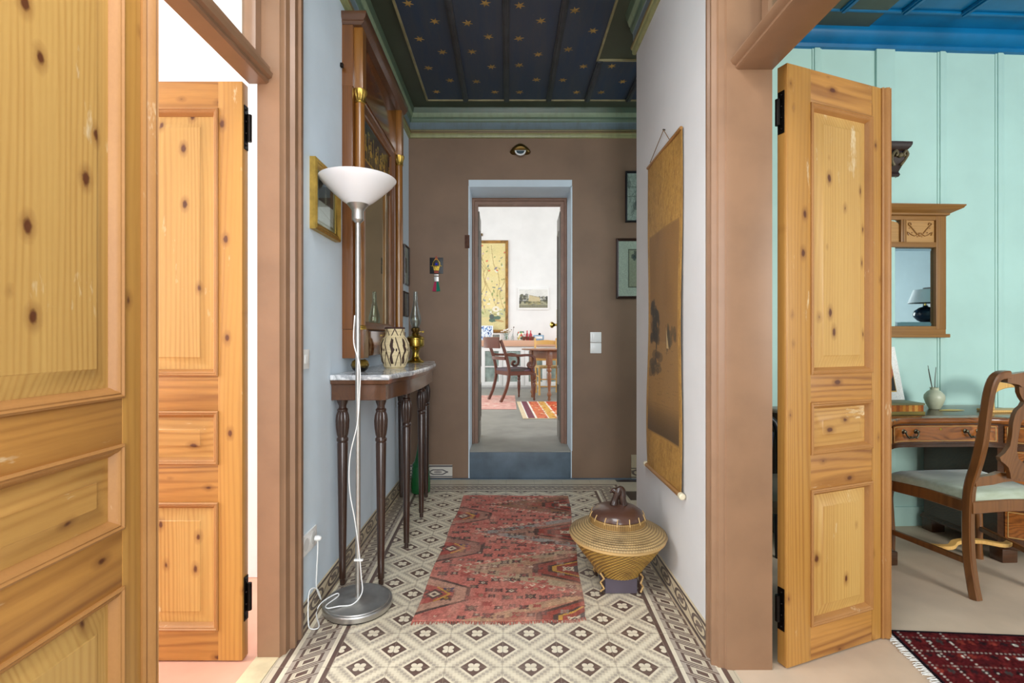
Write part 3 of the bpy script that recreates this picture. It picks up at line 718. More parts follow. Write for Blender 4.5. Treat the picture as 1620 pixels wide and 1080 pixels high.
# ---- things on the console
bv = thing('woven_vase', 'cream coiled basket vase with dark figures on the marble console', 'vase', (-.648, 2.80, 1.0))
bv.scale = (.94, .94, .98)
def vase_r(h):
    pts = [(0, .055), (.012, .066), (.05, .080), (.10, .088), (.14, .086), (.17, .074), (.185, .060), (.20, .056), (.236, .058)]
    for (h0, r0), (h1, r1) in zip(pts[:-1], pts[1:]):
        if h <= h1:
            s = (h - h0) / (h1 - h0); s = s * s * (3 - 2 * s); return r0 + (r1 - r0) * s
    return pts[-1][1]
cv = Canvas(1.0, .236, .0026, (224, 206, 164)); DK = (66, 46, 38)
for k in range(7):
    x = k / 7.0 + .02
    cv.poly([(x, .03), (x + .035, .03), (x + .02, .08), (x + .05, .11), (x + .03, .125), (x + .035, .165), (x + .005, .175), (x - .005, .13), (x + .012, .10), (x - .01, .06)], DK)
    cv.line([(x + .06, .175), (x + .10, .10), (x + .135, .02)], .012, DK).line([(x + .055, .02), (x + .085, .075), (x + .10, .10)], .009, DK).rect(x + .06, x + .075, .10, .115, DK)
    cv.line([(x, .19), (x + .05, .226), (x + .1, .19)], .010, DK)
cv.rect(0, 1, .232, .25, (60, 40, 40)).speckle(.10)
cv.c *= (1 - .18 * (np.sin(cv.Y / .236 * 26 * 2 * PI) > .75))[..., None]
grid_obj('body', cv, lambda a, h: ((vase_r(h * .236) + .0012 * abs(math.sin(h * 26 * PI))) * math.cos(a * 2 * PI), (vase_r(h * .236) + .0012 * abs(math.sin(h * 26 * PI))) * math.sin(a * 2 * PI), h * .236), M['print'], bv)
MB().lathe([(.052, .05), (.054, .233), (.058, .238), (.0615, .234), (.0605, .228), (.057, .228)], n=32).build('rim', paint('dark_rim', (70, 46, 44), .8), bv)
MB().lathe([(0, .0005), (.055, .0005), (.057, .004), (0, .006)], n=32).build('bottom', paint('coil_bottom', (200, 180, 140), .9), bv)

ol = thing('oil_lamp', 'brass oil lamp with tall clear glass chimney at the far end of the console', 'oil lamp', (-.655, 3.46, 1.0))
MB().lathe([(0, 0), (.060, 0), (.062, .006), (.057, .012), (.045, .02), (.030, .034), (.024, .05), (.022, .075), (.028, .09), (.045, .105)], n=36).build('foot', M['brass'], ol)
MB().lathe([(.045, .104), (.060, .115), (.062, .128), (.060, .160), (.064, .165), (.064, .172), (.055, .182), (.03, .192), (.026, .20), (0, .2)], n=36).build('reservoir', M['brass'], ol)
MB().lathe([(.024, .199), (.027, .206), (.022, .214), (.030, .225), (.031, .24), (.026, .244), (.012, .25), (0, .252)], n=28, mod=lambda t, h: 1 + (.04 * math.cos(14 * t) if .21 < h < .242 else 0)).build('burner', M['old_brass'], ol)
MB().box(.028, .05, -.002, .002, .214, .218).lathe([(.007, -.003), (.007, .003)], .054, 0, .216, 12, axis='y').build('wick_knob', M['brass'], ol)
MB().lathe([(.024, .242), (.026, .25), (.036, .275), (.041, .305), (.036, .335), (.022, .385), (.015, .43), (.0135, .50), (.0125, .50), (.014, .43), (.021, .385), (.035, .335), (.040, .305), (.035, .275), (.025, .25), (.023, .242)], n=32).build('chimney', M['glass'], ol)
cb_ = thing('candle_bowl', 'round dark gold glass bowl under the mirror base near the lamp pole', 'bowl', (-.762, 2.52, 1.0))
def amber():
    m, nt, b = new_mat('gold_flecked_glass'); X, Y, Z = sep(nt, coords(nt)); n = noise(nt, coords(nt), 60, 3)
    c = mixc(nt, ((Z - .03) * 40.0 + n).clamp(), (42, 34, 26), (150, 122, 52)); nt.links.new(c, b.inputs['Base Color']); b.inputs['Metallic'].default_value = .6; b.inputs['Roughness'].default_value = .22; return m
MB().lathe([(0, 0), (.025, 0), (.028, .004), (.038, .012), (.046, .032), (.040, .052), (.026, .062), (.022, .062), (.036, .05), (.041, .032), (.030, .012), (0, .008)], n=32).build('bowl', amber(), cb_)
MB().box(-.011, .011, -.009, .009, .008, .068, .003).build('candle', M['plastic'], cb_, loc=(.006, .004, 0))['label'] = 'white square candle'

# ---- torchiere
fl = thing('floor_lamp', 'steel uplighter floor lamp with white bowl shade in front of the console', 'floor lamp', (-.655, 2.135, 0))
MB().lathe([(0, .004), (.140, .004), (.146, .010), (.147, .028), (.143, .033), (.136, .033), (.133, .036), (.127, .036), (.124, .034), (.02, .040), (.012, .046), (.012, .055), (0, .055)], n=64).build('base', M['steel'], fl)
MB().lathe([(0, 0), (.138, 0), (.138, .005), (0, .005)], n=48).build('base_pad', M['black'], fl)
MB().lathe([(.0105, .05), (.0105, 1.69)], n=20).build('pole', M['steel'], fl)
MB().lathe([(.012, 1.672), (.0245, 1.684), (.0255, 1.688), (.0255, 1.724), (.030, 1.732), (.046, 1.752), (.052, 1.762), (.048, 1.763), (.02, 1.735), (0, 1.735)], n=32).build('socket_cup', M['steel'], fl)
MB().lathe([(.040, 1.748), (.052, 1.757), (.068, 1.768), (.105, 1.800), (.145, 1.838), (.162, 1.858), (.164, 1.862), (.161, 1.863), (.142, 1.842), (.102, 1.805), (.062, 1.77), (.04, 1.756), (0, 1.752)], n=48).build('shade', M['shade'], fl)
def smooth(P, n=6):
    P = [Vector(p) for p in P]; Q = []
    for i in range(len(P) - 1):
        a, b_, c_, d = P[max(i - 1, 0)], P[i], P[i + 1], P[min(i + 2, len(P) - 1)]
        for k in range(n):
            t = k / n; Q.append(.5 * ((2 * b_) + (c_ - a) * t + (2 * a - 5 * b_ + 4 * c_ - d) * t * t + (3 * b_ - a - 3 * c_ + d) * t ** 3))
    return Q + [P[-1]]
cordp = [(-.012, -.006, 1.27), (-.014, -.012, 1.15), (.012, -.013, 1.05), (.011, -.013, .93), (.003, -.02, .80), (-.028, -.02, .66), (-.03, -.02, .52), (-.008, -.016, .38), (.008, -.012, .25), (.018, -.012, .14), (.022, -.014, .07), (-.005, -.055, .042), (-.06, -.07, .041), (-.10, -.085, .041), (-.115, -.06, .041), (-.09, .01, .041), (-.105, .03, .042), (-.150, -.02, .03), (-.158, -.06, .006), (-.11, -.155, .005), (-.135, -.17, .005), (-.155, -.15, .02), (-.168, -.11, .12), (-.156, -.06, .11), (-.150, -.03, .05), (-.153, -.07, .12), (-.150, -.075, .20), (-.148, -.07, .28), (-.15, -.07, .325), (-.158, -.07, .328)]
MB().tube(smooth(cordp), .0026, 8).build('cord', M['plastic'], fl)
MB().box(-.013, .026, -.018, -.006, .206, .214, .002).build('cord_clip', M['plastic'], fl)
MB().lathe([(.010, 0), (.012, .012), (.010, .02), (.005, .026), (0, .026)], -.155, -.07, .328, 14, axis='x').xf(Matrix()).build('plug', M['plastic'], fl, loc=(-.004, 0, 0))
so = thing('wall_socket', 'white double wall socket low on the blue wall beside the door casing', 'socket', (WL, 2.03, .33), R90)
MB().box(-.075, .075, -.008, 0, -.042, .042, .003).build('plate', M['plastic'], so)
for x in (-.036, .036): MB().lathe([(.026, -.009), (.026, -.0075), (.021, -.0075), (.021, -.003), (0, -.003)], x, 0, 0, 20, axis='y').build('outlet', paint('socket_shade', (214, 214, 212), .4, 0, bmp=0), so)
sw = thing('light_switch', 'white rocker light switch on the blue wall beside the left door casing', 'switch', (WL, 1.992, 1.045), R90)
MB().box(-.035, .035, -.008, 0, 0, .08, .003).build('plate', M['plastic'], sw)
MB().box(-.016, .016, -.012, -.006, .022, .058, .002).build('rocker', M['plastic'], sw)

# ---- green ribbed bottle behind the table legs
gb = thing('green_bottle', 'tall green ribbed bottle standing in the far corner behind the table legs', 'bottle', (-.665, 3.72, 0))
gm_, nt_, b_ = new_mat('deep_green_glass'); b_.inputs['Base Color'].default_value = lin4((24, 104, 52)); b_.inputs['Roughness'].default_value = .15; b_.inputs['Coat Weight'].default_value = .5
MB().lathe([(0, .002), (.064, .002), (.072, .01), (.074, .06)] + [(.073 - .0009 * i + (.003 if i % 2 else 0), .07 + .011 * i) for i in range(14)] + [(.046, .24), (.028, .32), (.017, .42), (.014, .46), (.017, .462), (.017, .475), (.011, .476), (.011, .45), (0, .45)], n=36).build('body', gm_, gb)

# ---- far wall
tp = thing('tile_piece', 'leftover white patterned skirting tile at the foot of the brown far wall', 'tile', (-.65, WF, 0))
cv = Canvas(.36, .105, .002, (214, 208, 198))
GT = (92, 86, 88)
cv.rect(0, .36, .088, .10, GT).rect(0, .36, .006, .014, GT)
for x in (.08, .25): 
    cv.line([(x - .09, .045), (x - .05, .065), (x + .03, .065), (x + .07, .045)], .009, GT).line([(x - .09, .05), (x - .05, .028), (x + .03, .028), (x + .07, .05)], .009, GT).ell(x - .01, .047, .035, .009, (150, 142, 138))
cv.speckle(.05)
grid_obj('tile', cv, lambda a, h: (-.175 + a * .36, -.012, .012 + h * .105), M['print'], tp, lambda a, h: (-.175 + a * .36, 0, .012 + h * .105))
am = thing('hanging_amulet', 'black square amulet with blue bead and red and green tassels on far wall', 'amulet', (-.598, WF, 1.56))
MB().box(-.056, .056, -.006, 0, .148, .282, .001).build('backing', M['black'], am)
MB().lathe([(.010, -.012), (.010, -.006), (0, -.005)], 0, 0, .226, 14, axis='y').ball((0, -.012, .226), .008, 10).build('bead', paint('blue_bead', (40, 50, 190), .2, 0, bmp=0), am)
b = MB().tube([(-.03, -.009, .212), (-.028, -.009, .24), (-.012, -.009, .262), (0, -.009, .272), (.012, -.009, .262), (.028, -.009, .24), (.03, -.009, .212)], .004, 6).tube([(-.046, -.009, .212), (-.02, -.009, .21), (.02, -.009, .21), (.046, -.009, .212)], .003, 6)
b.prism([(-.02, .174), (.02, .174), (.028, .206), (-.028, .206)], -.012, -.006, 'xz').build('charm', M['brass'], am)
MB().prism([(-.016, .262), (.016, .262), (0, .30)], -.012, -.005, 'xz').build('red_peak', paint('rust_red', (168, 74, 54), .6, bmp=0), am)
MB().box(-.018, .018, -.012, -.004, .152, .172, .002).build('red_bead', bpy.data.materials['rust_red'], am)
MB().box(-.018, .018, -.012, -.002, .132, .142, .002).box(-.02, .02, -.012, -.002, .082, .124, .004).build('silver_tube', M['steel'], am)
MB().loops([[(-.016, -.003, .08), (0, -.003, .08), (0, -.010, .08), (-.016, -.010, .08)], [(-.034, -.002, .002), (-.004, -.002, 0), (-.004, -.012, 0), (-.034, -.012, .002)]], True, True, True).build('red_tassel', paint('crimson_thread', (176, 52, 86), .9, bmp=0), am)
MB().loops([[(.002, -.003, .08), (.016, -.003, .08), (.016, -.010, .08), (.002, -.010, .08)], [(.002, -.002, 0), (.032, -.002, .004), (.032, -.012, .004), (.002, -.012, 0)]], True, True, True).build('green_tassel', paint('green_thread', (26, 124, 100), .9, bmp=0), am)
wl = thing('wall_lamp', 'small brass leaf shaped wall lamp above the far doorway', 'wall lamp', (.10, WF, 2.68))
L = []
for i in range(17):
    s = -1 + i / 8; x = s * .088; w = (1 - s * s) ** .6
    L.append([(x, -.004 - .060 * w * math.sin(PI * k / 6) - .004, .052 + .012 * math.cos(3 * s) + .042 * w * math.cos(PI * k / 6)) for k in range(7)])
MB().loops(L, False).build('leaf_shade', M['old_brass'], wl)
MB().lathe([(0, 0), (.03, 0), (.03, -.012), (0, -.014)], 0, 0, .06, 20, axis='y').build('back_plate', M['old_brass'], wl)
MB().prism([(.046 * math.cos(PI + PI * k / 12), .034 + .040 * math.sin(PI + PI * k / 12)) for k in range(13)], -.062, -.046, 'xz').build('bowl_rim', M['plastic'], wl)
MB().prism([(.034 * math.cos(PI + PI * k / 12), .030 + .026 * math.sin(PI + PI * k / 12)) for k in range(13)], -.0645, -.060, 'xz').build('bulb_glass', paint('dark_glass', (52, 70, 78), .1, 0, bmp=0), wl)
for z, lab in ((1.136, 'upper white rocker switch on the brown wall right of the far doorway'), (1.046, 'lower white rocker switch on the brown wall right of the far doorway')):
    s_ = thing('light_switch', lab, 'switch', (.729, WF, z), 0, 'switches on the brown wall')
    MB().box(-.046, .046, -.009, 0, 0, .086, .003).build('plate', M['plastic'], s_)
    MB().box(-.028, .028, -.0125, -.006, .016, .070, .002).build('rocker', M['plastic'], s_)
cv = Canvas(.27, .40, .0025, (206, 206, 192)); cv.cloud(5, (150, 152, 138), .8)
for k in range(40): cv.line([(random.uniform(0, .27), random.uniform(0, .4)) for _ in range(2)], .003, (110, 112, 104), .5)
for k in range(14): cv.ell(random.uniform(.02, .25), random.uniform(.03, .37), random.uniform(.01, .03), random.uniform(.02, .05), (96, 96, 92), .55)
cv.rect(0, .27, .20, .206, (130, 130, 116)).rect(0, .27, .28, .284, (130, 130, 116)).speckle(.12, 2)
picture('map_picture', 'narrow black and gilt framed engraving high on the far wall by the corner', .30, .425, .017, .02, M['black'], cv, (1.125, WF, 2.135), 0)
cv = Canvas(.55, .47, .003, (226, 224, 204)); cv.rect(.085, .47, .075, .395, (120, 112, 92)).rect(.092, .46, .085, .385, (188, 180, 150))
for k in range(30): cv.ell(random.uniform(.1, .45), random.uniform(.1, .37), random.uniform(.006, .02), random.uniform(.01, .04), random.choice([(92, 80, 70), (150, 90, 70), (120, 120, 100), (60, 60, 60)]), .8)
cv.speckle(.08, 2)
picture('mounted_print', 'dark framed print with broad cream mount low on the far wall by the corner', .585, .50, .022, .02, M['dark_wood'], cv, (1.19, WF, 1.50), 0)

# ---- hanging scroll on the right wall: local x runs towards the camera (-Y world), front -X
hs = thing('hanging_scroll', 'long brown hanging scroll painting with river landscape on the right wall', 'scroll', (WR, 2.34, .49), -R90)
SH, SW = 1.59, .50
cv = Canvas(SW, SH, .0034, (166, 124, 62)); cv.cloud(14, (140, 100, 48), .7).cloud(40, (120, 84, 40), .6).cloud(60, (196, 156, 92), .5, .6).speckle(.08)
px0, px1, pz0, pz1 = .035, SW - .035, .20, 1.205
cv.rect(px0 - .006, px1 + .006, pz0 - .006, pz1 + .006, (140, 104, 56)).rect(px0, px1, pz0, pz1, (150, 110, 64))
inner = Canvas(px1 - px0, pz1 - pz0, .0034, (134, 97, 54)); inner.cloud(3, (116, 82, 45), .5)
iw, ih = inner.w, inner.h
inner.put(inner.Y < .46, (150, 114, 66), .5)
for k in range(12): inner.put(inner.Y < .02 + .012 * k, (58, 46, 34), .12)
INK = (44, 36, 28)
for k in range(46): inner.ell(random.uniform(.02, .14), random.uniform(.47, .66), random.uniform(.012, .03), random.uniform(.015, .03), INK, .6)
inner.line([(.09, .36), (.10, .50), (.085, .62)], .012, INK)
for k in range(16): inner.ell(random.uniform(.02, .16), random.uniform(.30, .40), random.uniform(.02, .05), random.uniform(.01, .025), (70, 56, 40), .6)
for k in range(16): inner.ell(random.uniform(.27, .41), random.uniform(.44, .52), random.uniform(.008, .022), random.uniform(.02, .035), (66, 58, 42), .6)
inner.line([(.26, .40), (.26, .54)], .004, INK).poly([(.262, .43), (.30, .43), (.264, .53)], (186, 158, 110))
for k in range(30):
    y = random.uniform(.14, .43); x = random.uniform(0, .36); inner.line([(x, y), (x + random.uniform(.02, .07), y + .002)], .003, (112, 82, 50), .6)
inner.speckle(.05)
j0 = int(round(pz0 / SH * cv.ny)); i0 = int(round(px0 / SW * cv.nx))
cv.c[j0:j0 + inner.ny, i0:i0 + inner.nx] = inner.c[:cv.ny - j0, :cv.nx - i0]
def wav(a, h): return .008 + .006 * math.sin(h * 9 + a * 3) * (1 - h) + .003 * math.sin(a * 7 + h * 5)
def edge(a, h): return -SW / 2 + SW * a + (a - .5) * .018 * math.sin(h * 7 + 1.5) * (1 if a < .5 else .4)
grid_obj('scroll_paper', cv, lambda a, h: (edge(a, h), -wav(a, h) - .004, .015 + h * (SH - .03)), M['print'], hs, lambda a, h: (edge(a, h), -wav(a, h) - .002, .015 + h * (SH - .03)), full=True)
MB().lathe([(.012, -SW / 2 - .012), (.012, SW / 2 + .0)], 0, -.016, .012, 16, axis='x').build('roller', M['oak'], hs)
for x in (-SW / 2 - .03, SW / 2): MB().lathe([(.009, 0), (.014, .004), (.014, .026), (.009, .03)], x, -.016, .012, 14, axis='x').build('roller_knob', paint('bone_knob', (226, 214, 184), .4, bmp=0), hs)
MB().tube([(-SW / 2, -.012, SH - .012), (SW / 2, -.012, SH - .012)], .008, 8).build('top_rod', M['oak'], hs)
MB().tube([(-.20, -.014, SH), (0, -.008, SH + .085), (.10, -.014, SH)], .0018, 6).build('hanging_cord', paint('cord_brown', (130, 100, 66), .9, bmp=0), hs)
tag(MB().tube([(0, 0, 0), (-.012, 0, .002)], .003, 8).build('nail', M['iron'], None, (WR, 2.34, 2.165)), 'nail in the white wall carrying the scroll cord', 'nail')

# ---- lidded basket
bk = thing('lidded_basket', 'round lidded rattan basket with dark wooden lid on the tiled floor', 'basket', (.518, 2.325, 0))
def weave(name, c1, c2, sc_r, sc_z, plait=False):
    m, nt, b = new_mat(name); X, Y, Z = sep(nt, coords(nt))
    ang = X._m('ARCTAN2', Y); rad = (X * X + Y * Y).sqrt()
    if plait:
        u = ang * (sc_r / 6.283); v = Z * sc_z; p1 = (u + v).fract(); p2 = (u - v).fract()
        f = (p1.lt(.5)).mixf((p1 * 2.0).fract() * .6, (p2 * 2.0).fract() * .6 + .3)
        g = (p1 - .5).abs().min((p2 - .5).abs()).lt(.06)
        f = f.max(g)
    else:
        u = ang * (sc_r / 6.283); v = rad * sc_z
        row = (v.fract() - .5).abs() * 2.0
        st = ((u + v.floor() * .5).fract() - .5).abs() * 2.0
        f = (row * row * .7 + st.gt(.72) * .4).clamp()
    n = noise(nt, coords(nt), 14, 4)
    c = mixc(nt, f, c1, c2); c = mixc(nt, ((n - .5) * 4.0).clamp() * .7, c, c2)
    nt.links.new(c, b.inputs['Base Color']); b.inputs['Roughness'].default_value = .5
    bump(nt, b, f * -1.0, .7, .006); return m
MB().lathe([(0, .075), (.108, .075), (.112, .085), (.135, .12), (.17, .165), (.205, .215), (.220, .238), (.216, .242), (0, .242)], n=64).build('basket_body', weave('plaited_cane', (220, 176, 84), (110, 74, 28), 44, 58, True), bk)
MB().tube([(.219 * math.cos(k * PI / 32), .219 * math.sin(k * PI / 32), .240) for k in range(64)], 0, 8, rect=(.006, .014), up=(0, 0, 1), cyclic=True).build('rim_band', paint('pale_cane', (206, 168, 110), .5), bk)
MB().lathe([(.222, .246), (.228, .250), (.224, .258), (.20, .272), (.17, .286), (.145, .297), (.128, .303), (0, .304)], n=64).build('lid', weave('coiled_rattan', (196, 164, 112), (96, 74, 44), 110, 90), bk)
MB().lathe([(.126, .302), (.130, .305), (.131, .326), (.127, .330), (0, .33)], n=64).build('lid_collar', weave('collar_rattan', (176, 138, 78), (84, 58, 28), 80, 60), bk)
MB().lathe([(.122, .328), (.126, .334), (.118, .352), (.095, .368), (.06, .379), (.03, .383), (0, .384)], n=48).build('lid_cap', wood('coconut_brown', (92, 62, 50), (54, 36, 30), 'x', 8, 8, rough=.28, coat=.4), bk)['label'] = 'dark brown wooden dome'
kb = MB().tube(smooth([(-.018, .0, .380), (-.012, .002, .40), (-.002, 0, .43), (.006, 0, .452), (.018, 0, .456), (.026, 0, .44), (.024, 0, .41), (.030, 0, .38)], 4), [.02, .019, .018, .017, .0165, .016, .016, .016, .017, .018, .018, .017, .016, .015, .014, .014, .014, .014, .014, .015, .015, .016, .017, .017, .017, .017, .017, .017, .018][:29], 10)
kb.ball((-.012, 0, .448), .016, 12, (1.2, .8, .9)).ball((-.03, 0, .442), .007, 8)
kb.build('lid_knob', M['dark_wood'], bk)['label'] = 'carved animal shaped knob'
for k in range(14):
    a = 2 * PI * k / 14; MB().tube([(.131 * math.cos(a), .131 * math.sin(a), .322), (.126 * math.cos(a), .126 * math.sin(a), .338), (.119 * math.cos(a + .02), .119 * math.sin(a + .02), .352)], .0025, 5).build('lashing', bpy.data.materials['pale_cane'], bk)
for k in range(4):
    a = PI / 4 + k * PI / 2; x, y = .118 * math.cos(a), .118 * math.sin(a); dx, dy = math.cos(a), math.sin(a); tx, ty = -dy, dx
    MB().tube([(x + dx * .004, y + dy * .004, .10), (x, y, 0.004)], .007, 6).build('foot', M['dark_wood'], bk)
    MB().tube([(x + tx * .004 * s + dx * .010 - tx * .0, y + dy * .010 + ty * .004 * s, z) for z, s in ((.098, -2), (.078, 3), (.056, -2), (.034, 3), (.014, -2))], .0045, 6).build('foot_lashing', bpy.data.materials['pale_cane'], bk)
tag(MB().box(-.074, .074, -.074, .074, .001, .07, .004).build('base_block', paint('purple_grey_slate', (104, 94, 106), .8, .12), None, (.518, 2.318, 0)), 'purple grey block under the lidded basket', 'block')

# ---- hall kilim
W2, H2 = .73, 1.60
cv = Canvas(W2, H2, .0045, (196, 108, 96))
cv.cloud(5, (176, 86, 80), .8).cloud(9, (208, 140, 122), .7)
X, Y = cv.X, cv.Y
def tri(t, tip, hh, col, inner): 
    m = (X > tip) & (np.abs(Y - t) < hh * (X - tip) / (W2 - tip)); cv.put(m, col)
    m = (X > tip + .10) & (np.abs(Y - t) < hh * (X - tip) / (W2 - tip) - .055); cv.put(m, inner, .8)
tri(.46, .13, .235, (178, 156, 126), (172, 126, 98)); tri(.92, .17, .225, (150, 148, 142), (168, 108, 84)); tri(1.40, .22, .21, (140, 100, 76), (146, 84, 62)); tri(0.0, .20, .22, (188, 150, 116), (180, 110, 90))
def motif(x, y, r, c1, c2):
    d = np.abs(X - x) + np.abs(Y - y); cv.put(d < r, c1); cv.put(d < r * .62, c2); cv.put(d < r * .3, c1)
    for sx in (-1, 1):
        for sy in (-1, 1): cv.line([(x + sx * r * .5, y + sy * r * .5), (x + sx * r * 1.05, y + sy * r * .85), (x + sx * r * 1.0, y + sy * r * .4)], .008, c1)
dk, cr_, rs, bl, yl = (66, 48, 52), (222, 204, 176), (166, 74, 68), (60, 62, 92), (206, 154, 62)
tips = [(.21, .21), (.225, .69), (.225, 1.18)]
for tx_, ty_ in tips:                                        # half medallions on the left edge
    m = (X / tx_ + np.maximum(np.abs(Y - ty_) - .055, 0) / .115) < 1; cv.put(m, (70, 50, 50))
    m = (X / (tx_ - .018) + np.maximum(np.abs(Y - ty_) - .05, 0) / .10) < 1; cv.put(m, (188, 142, 120) if ty_ < .5 else ((150, 104, 92) if ty_ < 1 else (170, 120, 104)))
    m = (X / (tx_ - .07) + np.maximum(np.abs(Y - ty_) - .03, 0) / .06) < 1; cv.put(m, (170, 74, 66))
    motif(.05, ty_, .045, dk, cr_); motif(.11, ty_ + .035, .02, bl, yl); motif(.11, ty_ - .035, .02, dk, yl)
    cv.line([(.06, ty_ - .06), (.12, ty_), (.06, ty_ + .06)], .010, yl)
for tx_, ty_, h_ in ((.50, .45, .14), (.50, .92, .13), (.54, 1.40, .13), (.52, .0, .15)):   # half hexagons on the right edge
    u = (W2 - X) / (W2 - tx_)
    for k, (f, c_) in enumerate(((1, (66, 42, 40)), (.88, (150, 56, 46)), (.66, (60, 42, 42)), (.56, yl if k_ else rs) if (k_ := ty_ < .6) else (.56, (120, 46, 42)), (.48, (150, 60, 50)), (.26, (92, 84, 84)))):
        m = (np.maximum(u, 0) * .75 + np.maximum(np.abs(Y - ty_) - h_ * .35 * f, 0) / h_) < .75 * f; cv.put(m & (X > tx_ - .01), c_)
    motif(.68, ty_, .024, cr_, dk); motif(.64, ty_ + .06, .014, (150, 130, 116), rs); motif(.64, ty_ - .06, .014, (150, 130, 116), rs)
for k in range(286):                                          # hooked filling motifs in staggered rows
    x = .04 + (k % 13) * .056 + .028 * ((k // 13) % 2); y = .04 + (k // 13) * .072
    if any(abs(x - 0) < tx_ - .02 and abs(y - ty_) < .13 for tx_, ty_ in tips) or (x > .55 and any(abs(y - t) < .13 for t in (0, .45, .92, 1.4))): continue
    motif(x + random.uniform(-.01, .01), y + random.uniform(-.02, .02), random.uniform(.010, .022), random.choice([dk, dk, rs, (118, 80, 76)]), random.choice([cr_, (176, 84, 76), (150, 130, 104)]))
for t, tip, hh in ((.46, .13, .235), (.92, .17, .225), (1.40, .22, .21)):   # cream hooks along the triangle edges
    for sg in (-1, 1):
        for k in range(13):
            x = tip + (W2 - tip) * k / 13; y = t + sg * (hh * (x - tip) / (W2 - tip) + .02)
            cv.line([(x - .014, y), (x, y + .012 * sg), (x + .012, y), (x + .004, y - .006 * sg)], .007, cr_, .85)
cv.c = cv.c * .84 + np.array(lin((176, 150, 134))) * .16
cv.cloud(7, (206, 150, 132), .45).cloud(16, (134, 108, 100), .3)
cv.c *= (1 + .06 * np.sin(cv.Y * 900))[..., None]; cv.speckle(.13, 1).speckle(.08, 3)
K = [(-.398, 2.02), (.322, 2.03), (.446, 3.62), (-.327, 3.64)]
def rug_pt(a, h):
    x = (K[0][0] * (1 - a) + K[1][0] * a) * (1 - h) + (K[3][0] * (1 - a) + K[2][0] * a) * h
    y = (K[0][1] * (1 - a) + K[1][1] * a) * (1 - h) + (K[3][1] * (1 - a) + K[2][1] * a) * h
    if a > .93 and h < .06: y += .02 * (a - .93) / .07
    return x + .004 * math.sin(h * 17), y + .004 * math.sin(a * 9)
kr = thing('kilim_rug', 'worn red flatweave rug with hooked triangles on the hall tiles', 'rug', (0, 0, 0))
grid_obj('rug_weave', cv, lambda a, h: (*rug_pt(a, h), .0055 + .0012 * math.sin(a * 11 + h * 23)), M['rugmat'], kr, lambda a, h: (*rug_pt(a, h), .0008))
fr = MB()
for k in range(150):
    a = k / 149; x, y = rug_pt(a, 0); l = random.uniform(.012, .024); d = random.uniform(-.006, .006)
    fr.tube([(x, y + .003, .003), (x + d * .5, y - l * .5, .003), (x + d, y - l, .0018)], .0014, 4)
fr.build('fringe', paint('pink_fringe', (206, 120, 104), .95, .3, 60, 0), kr)
# ================================================================== RIGHT ROOM
def in_room(x, d): return (x, mint_pt(x, d), 0)
# ---- desk: local x along the wall, y=0 at the wall, front towards -Y
dk_ = thing('kneehole_desk', 'polished walnut pedestal desk with curved front against the mint wall', 'desk', (2.265, mint_pt(2.265, .02), 0), TILT)
HW = .70
def desk_front(off):
    P = []
    for i in range(41):
        s = -1 + i / 20; x = s * (HW + off)
        a = min(1, max(0, (abs(s) - .30) / .42)); a = a * a * (3 - 2 * a)
        P.append((x, -(.47 + .14 * a) - off - .012 * math.cos(s * PI / 2) * 0))
    return P
def desk_loop(off): return desk_front(off) + [(HW + off, -.005), (-HW - off, -.005)]
MB().loops([[(x, y, z) for x, y in desk_loop(o)] for o, z in ((-.012, .722), (.0, .728), (.006, .735), (.006, .745), (.0, .752), (-.004, .754))], True, True, True).build('desk_top', M['walnut'], dk_)
lt_ = paint('brown_leather', (92, 68, 44), .2, .12, 8, 0)
MB().loops([[(x, y, z) for x, y in desk_loop(-.07)[:41] + [(HW - .07, -.07), (-HW + .07, -.07)]] for z in (.7535, .7552)], True, True, True).build('writing_surface', lt_, dk_)
fr_ = desk_front(-.03)
MB().loops([[(x, y, z) for x, y in desk_loop(-.035)] for z in (.60, .724)], True, True, True).build('frieze', M['walnut_dark'], dk_)
MB().loops([[(x, y - .004, z) for x, y in desk_front(-.03)] + [(x, y + .02, z) for x, y in reversed(desk_front(-.03))] for z in (.596, .610)], True, True, True).build('bottom_bead', M['walnut_dark'], dk_)
HOLE = .295
def curved_panel(x0, x1, z0, z1, off, th, n=14):
    A = desk_front(off); xs = [p[0] for p in A]; ys = [p[1] for p in A]
    L = []
    for i in range(n + 1):
        x = x0 + (x1 - x0) * i / n; y = float(np.interp(x, xs, ys))
        L.append([(x, y, z0), (x, y - th, z0 + .002), (x, y - th, z1 - .002), (x, y, z1)])
    return MB().loops(L, True, True, True)
def bail(mb, x, z, y, w=.035):
    for sx in (-1, 1):
        mb.lathe([(.012, 0), (.012, -.003), (.006, -.006), (.005, -.014), (.008, -.016), (0, -.02)], x + sx * w, y, z, 12, axis='y')
    mb.tube(smooth([(x - w, y - .014, z), (x - w + .004, y - .02, z - .016), (x - w * .55, y - .022, z - .03), (x - w * .4, y - .022, z - .024), (x, y - .023, z - .03), (x + w * .4, y - .022, z - .024), (x + w * .55, y - .022, z - .03), (x + w - .004, y - .02, z - .016), (x + w, y - .014, z)], 3), .0045, 6)
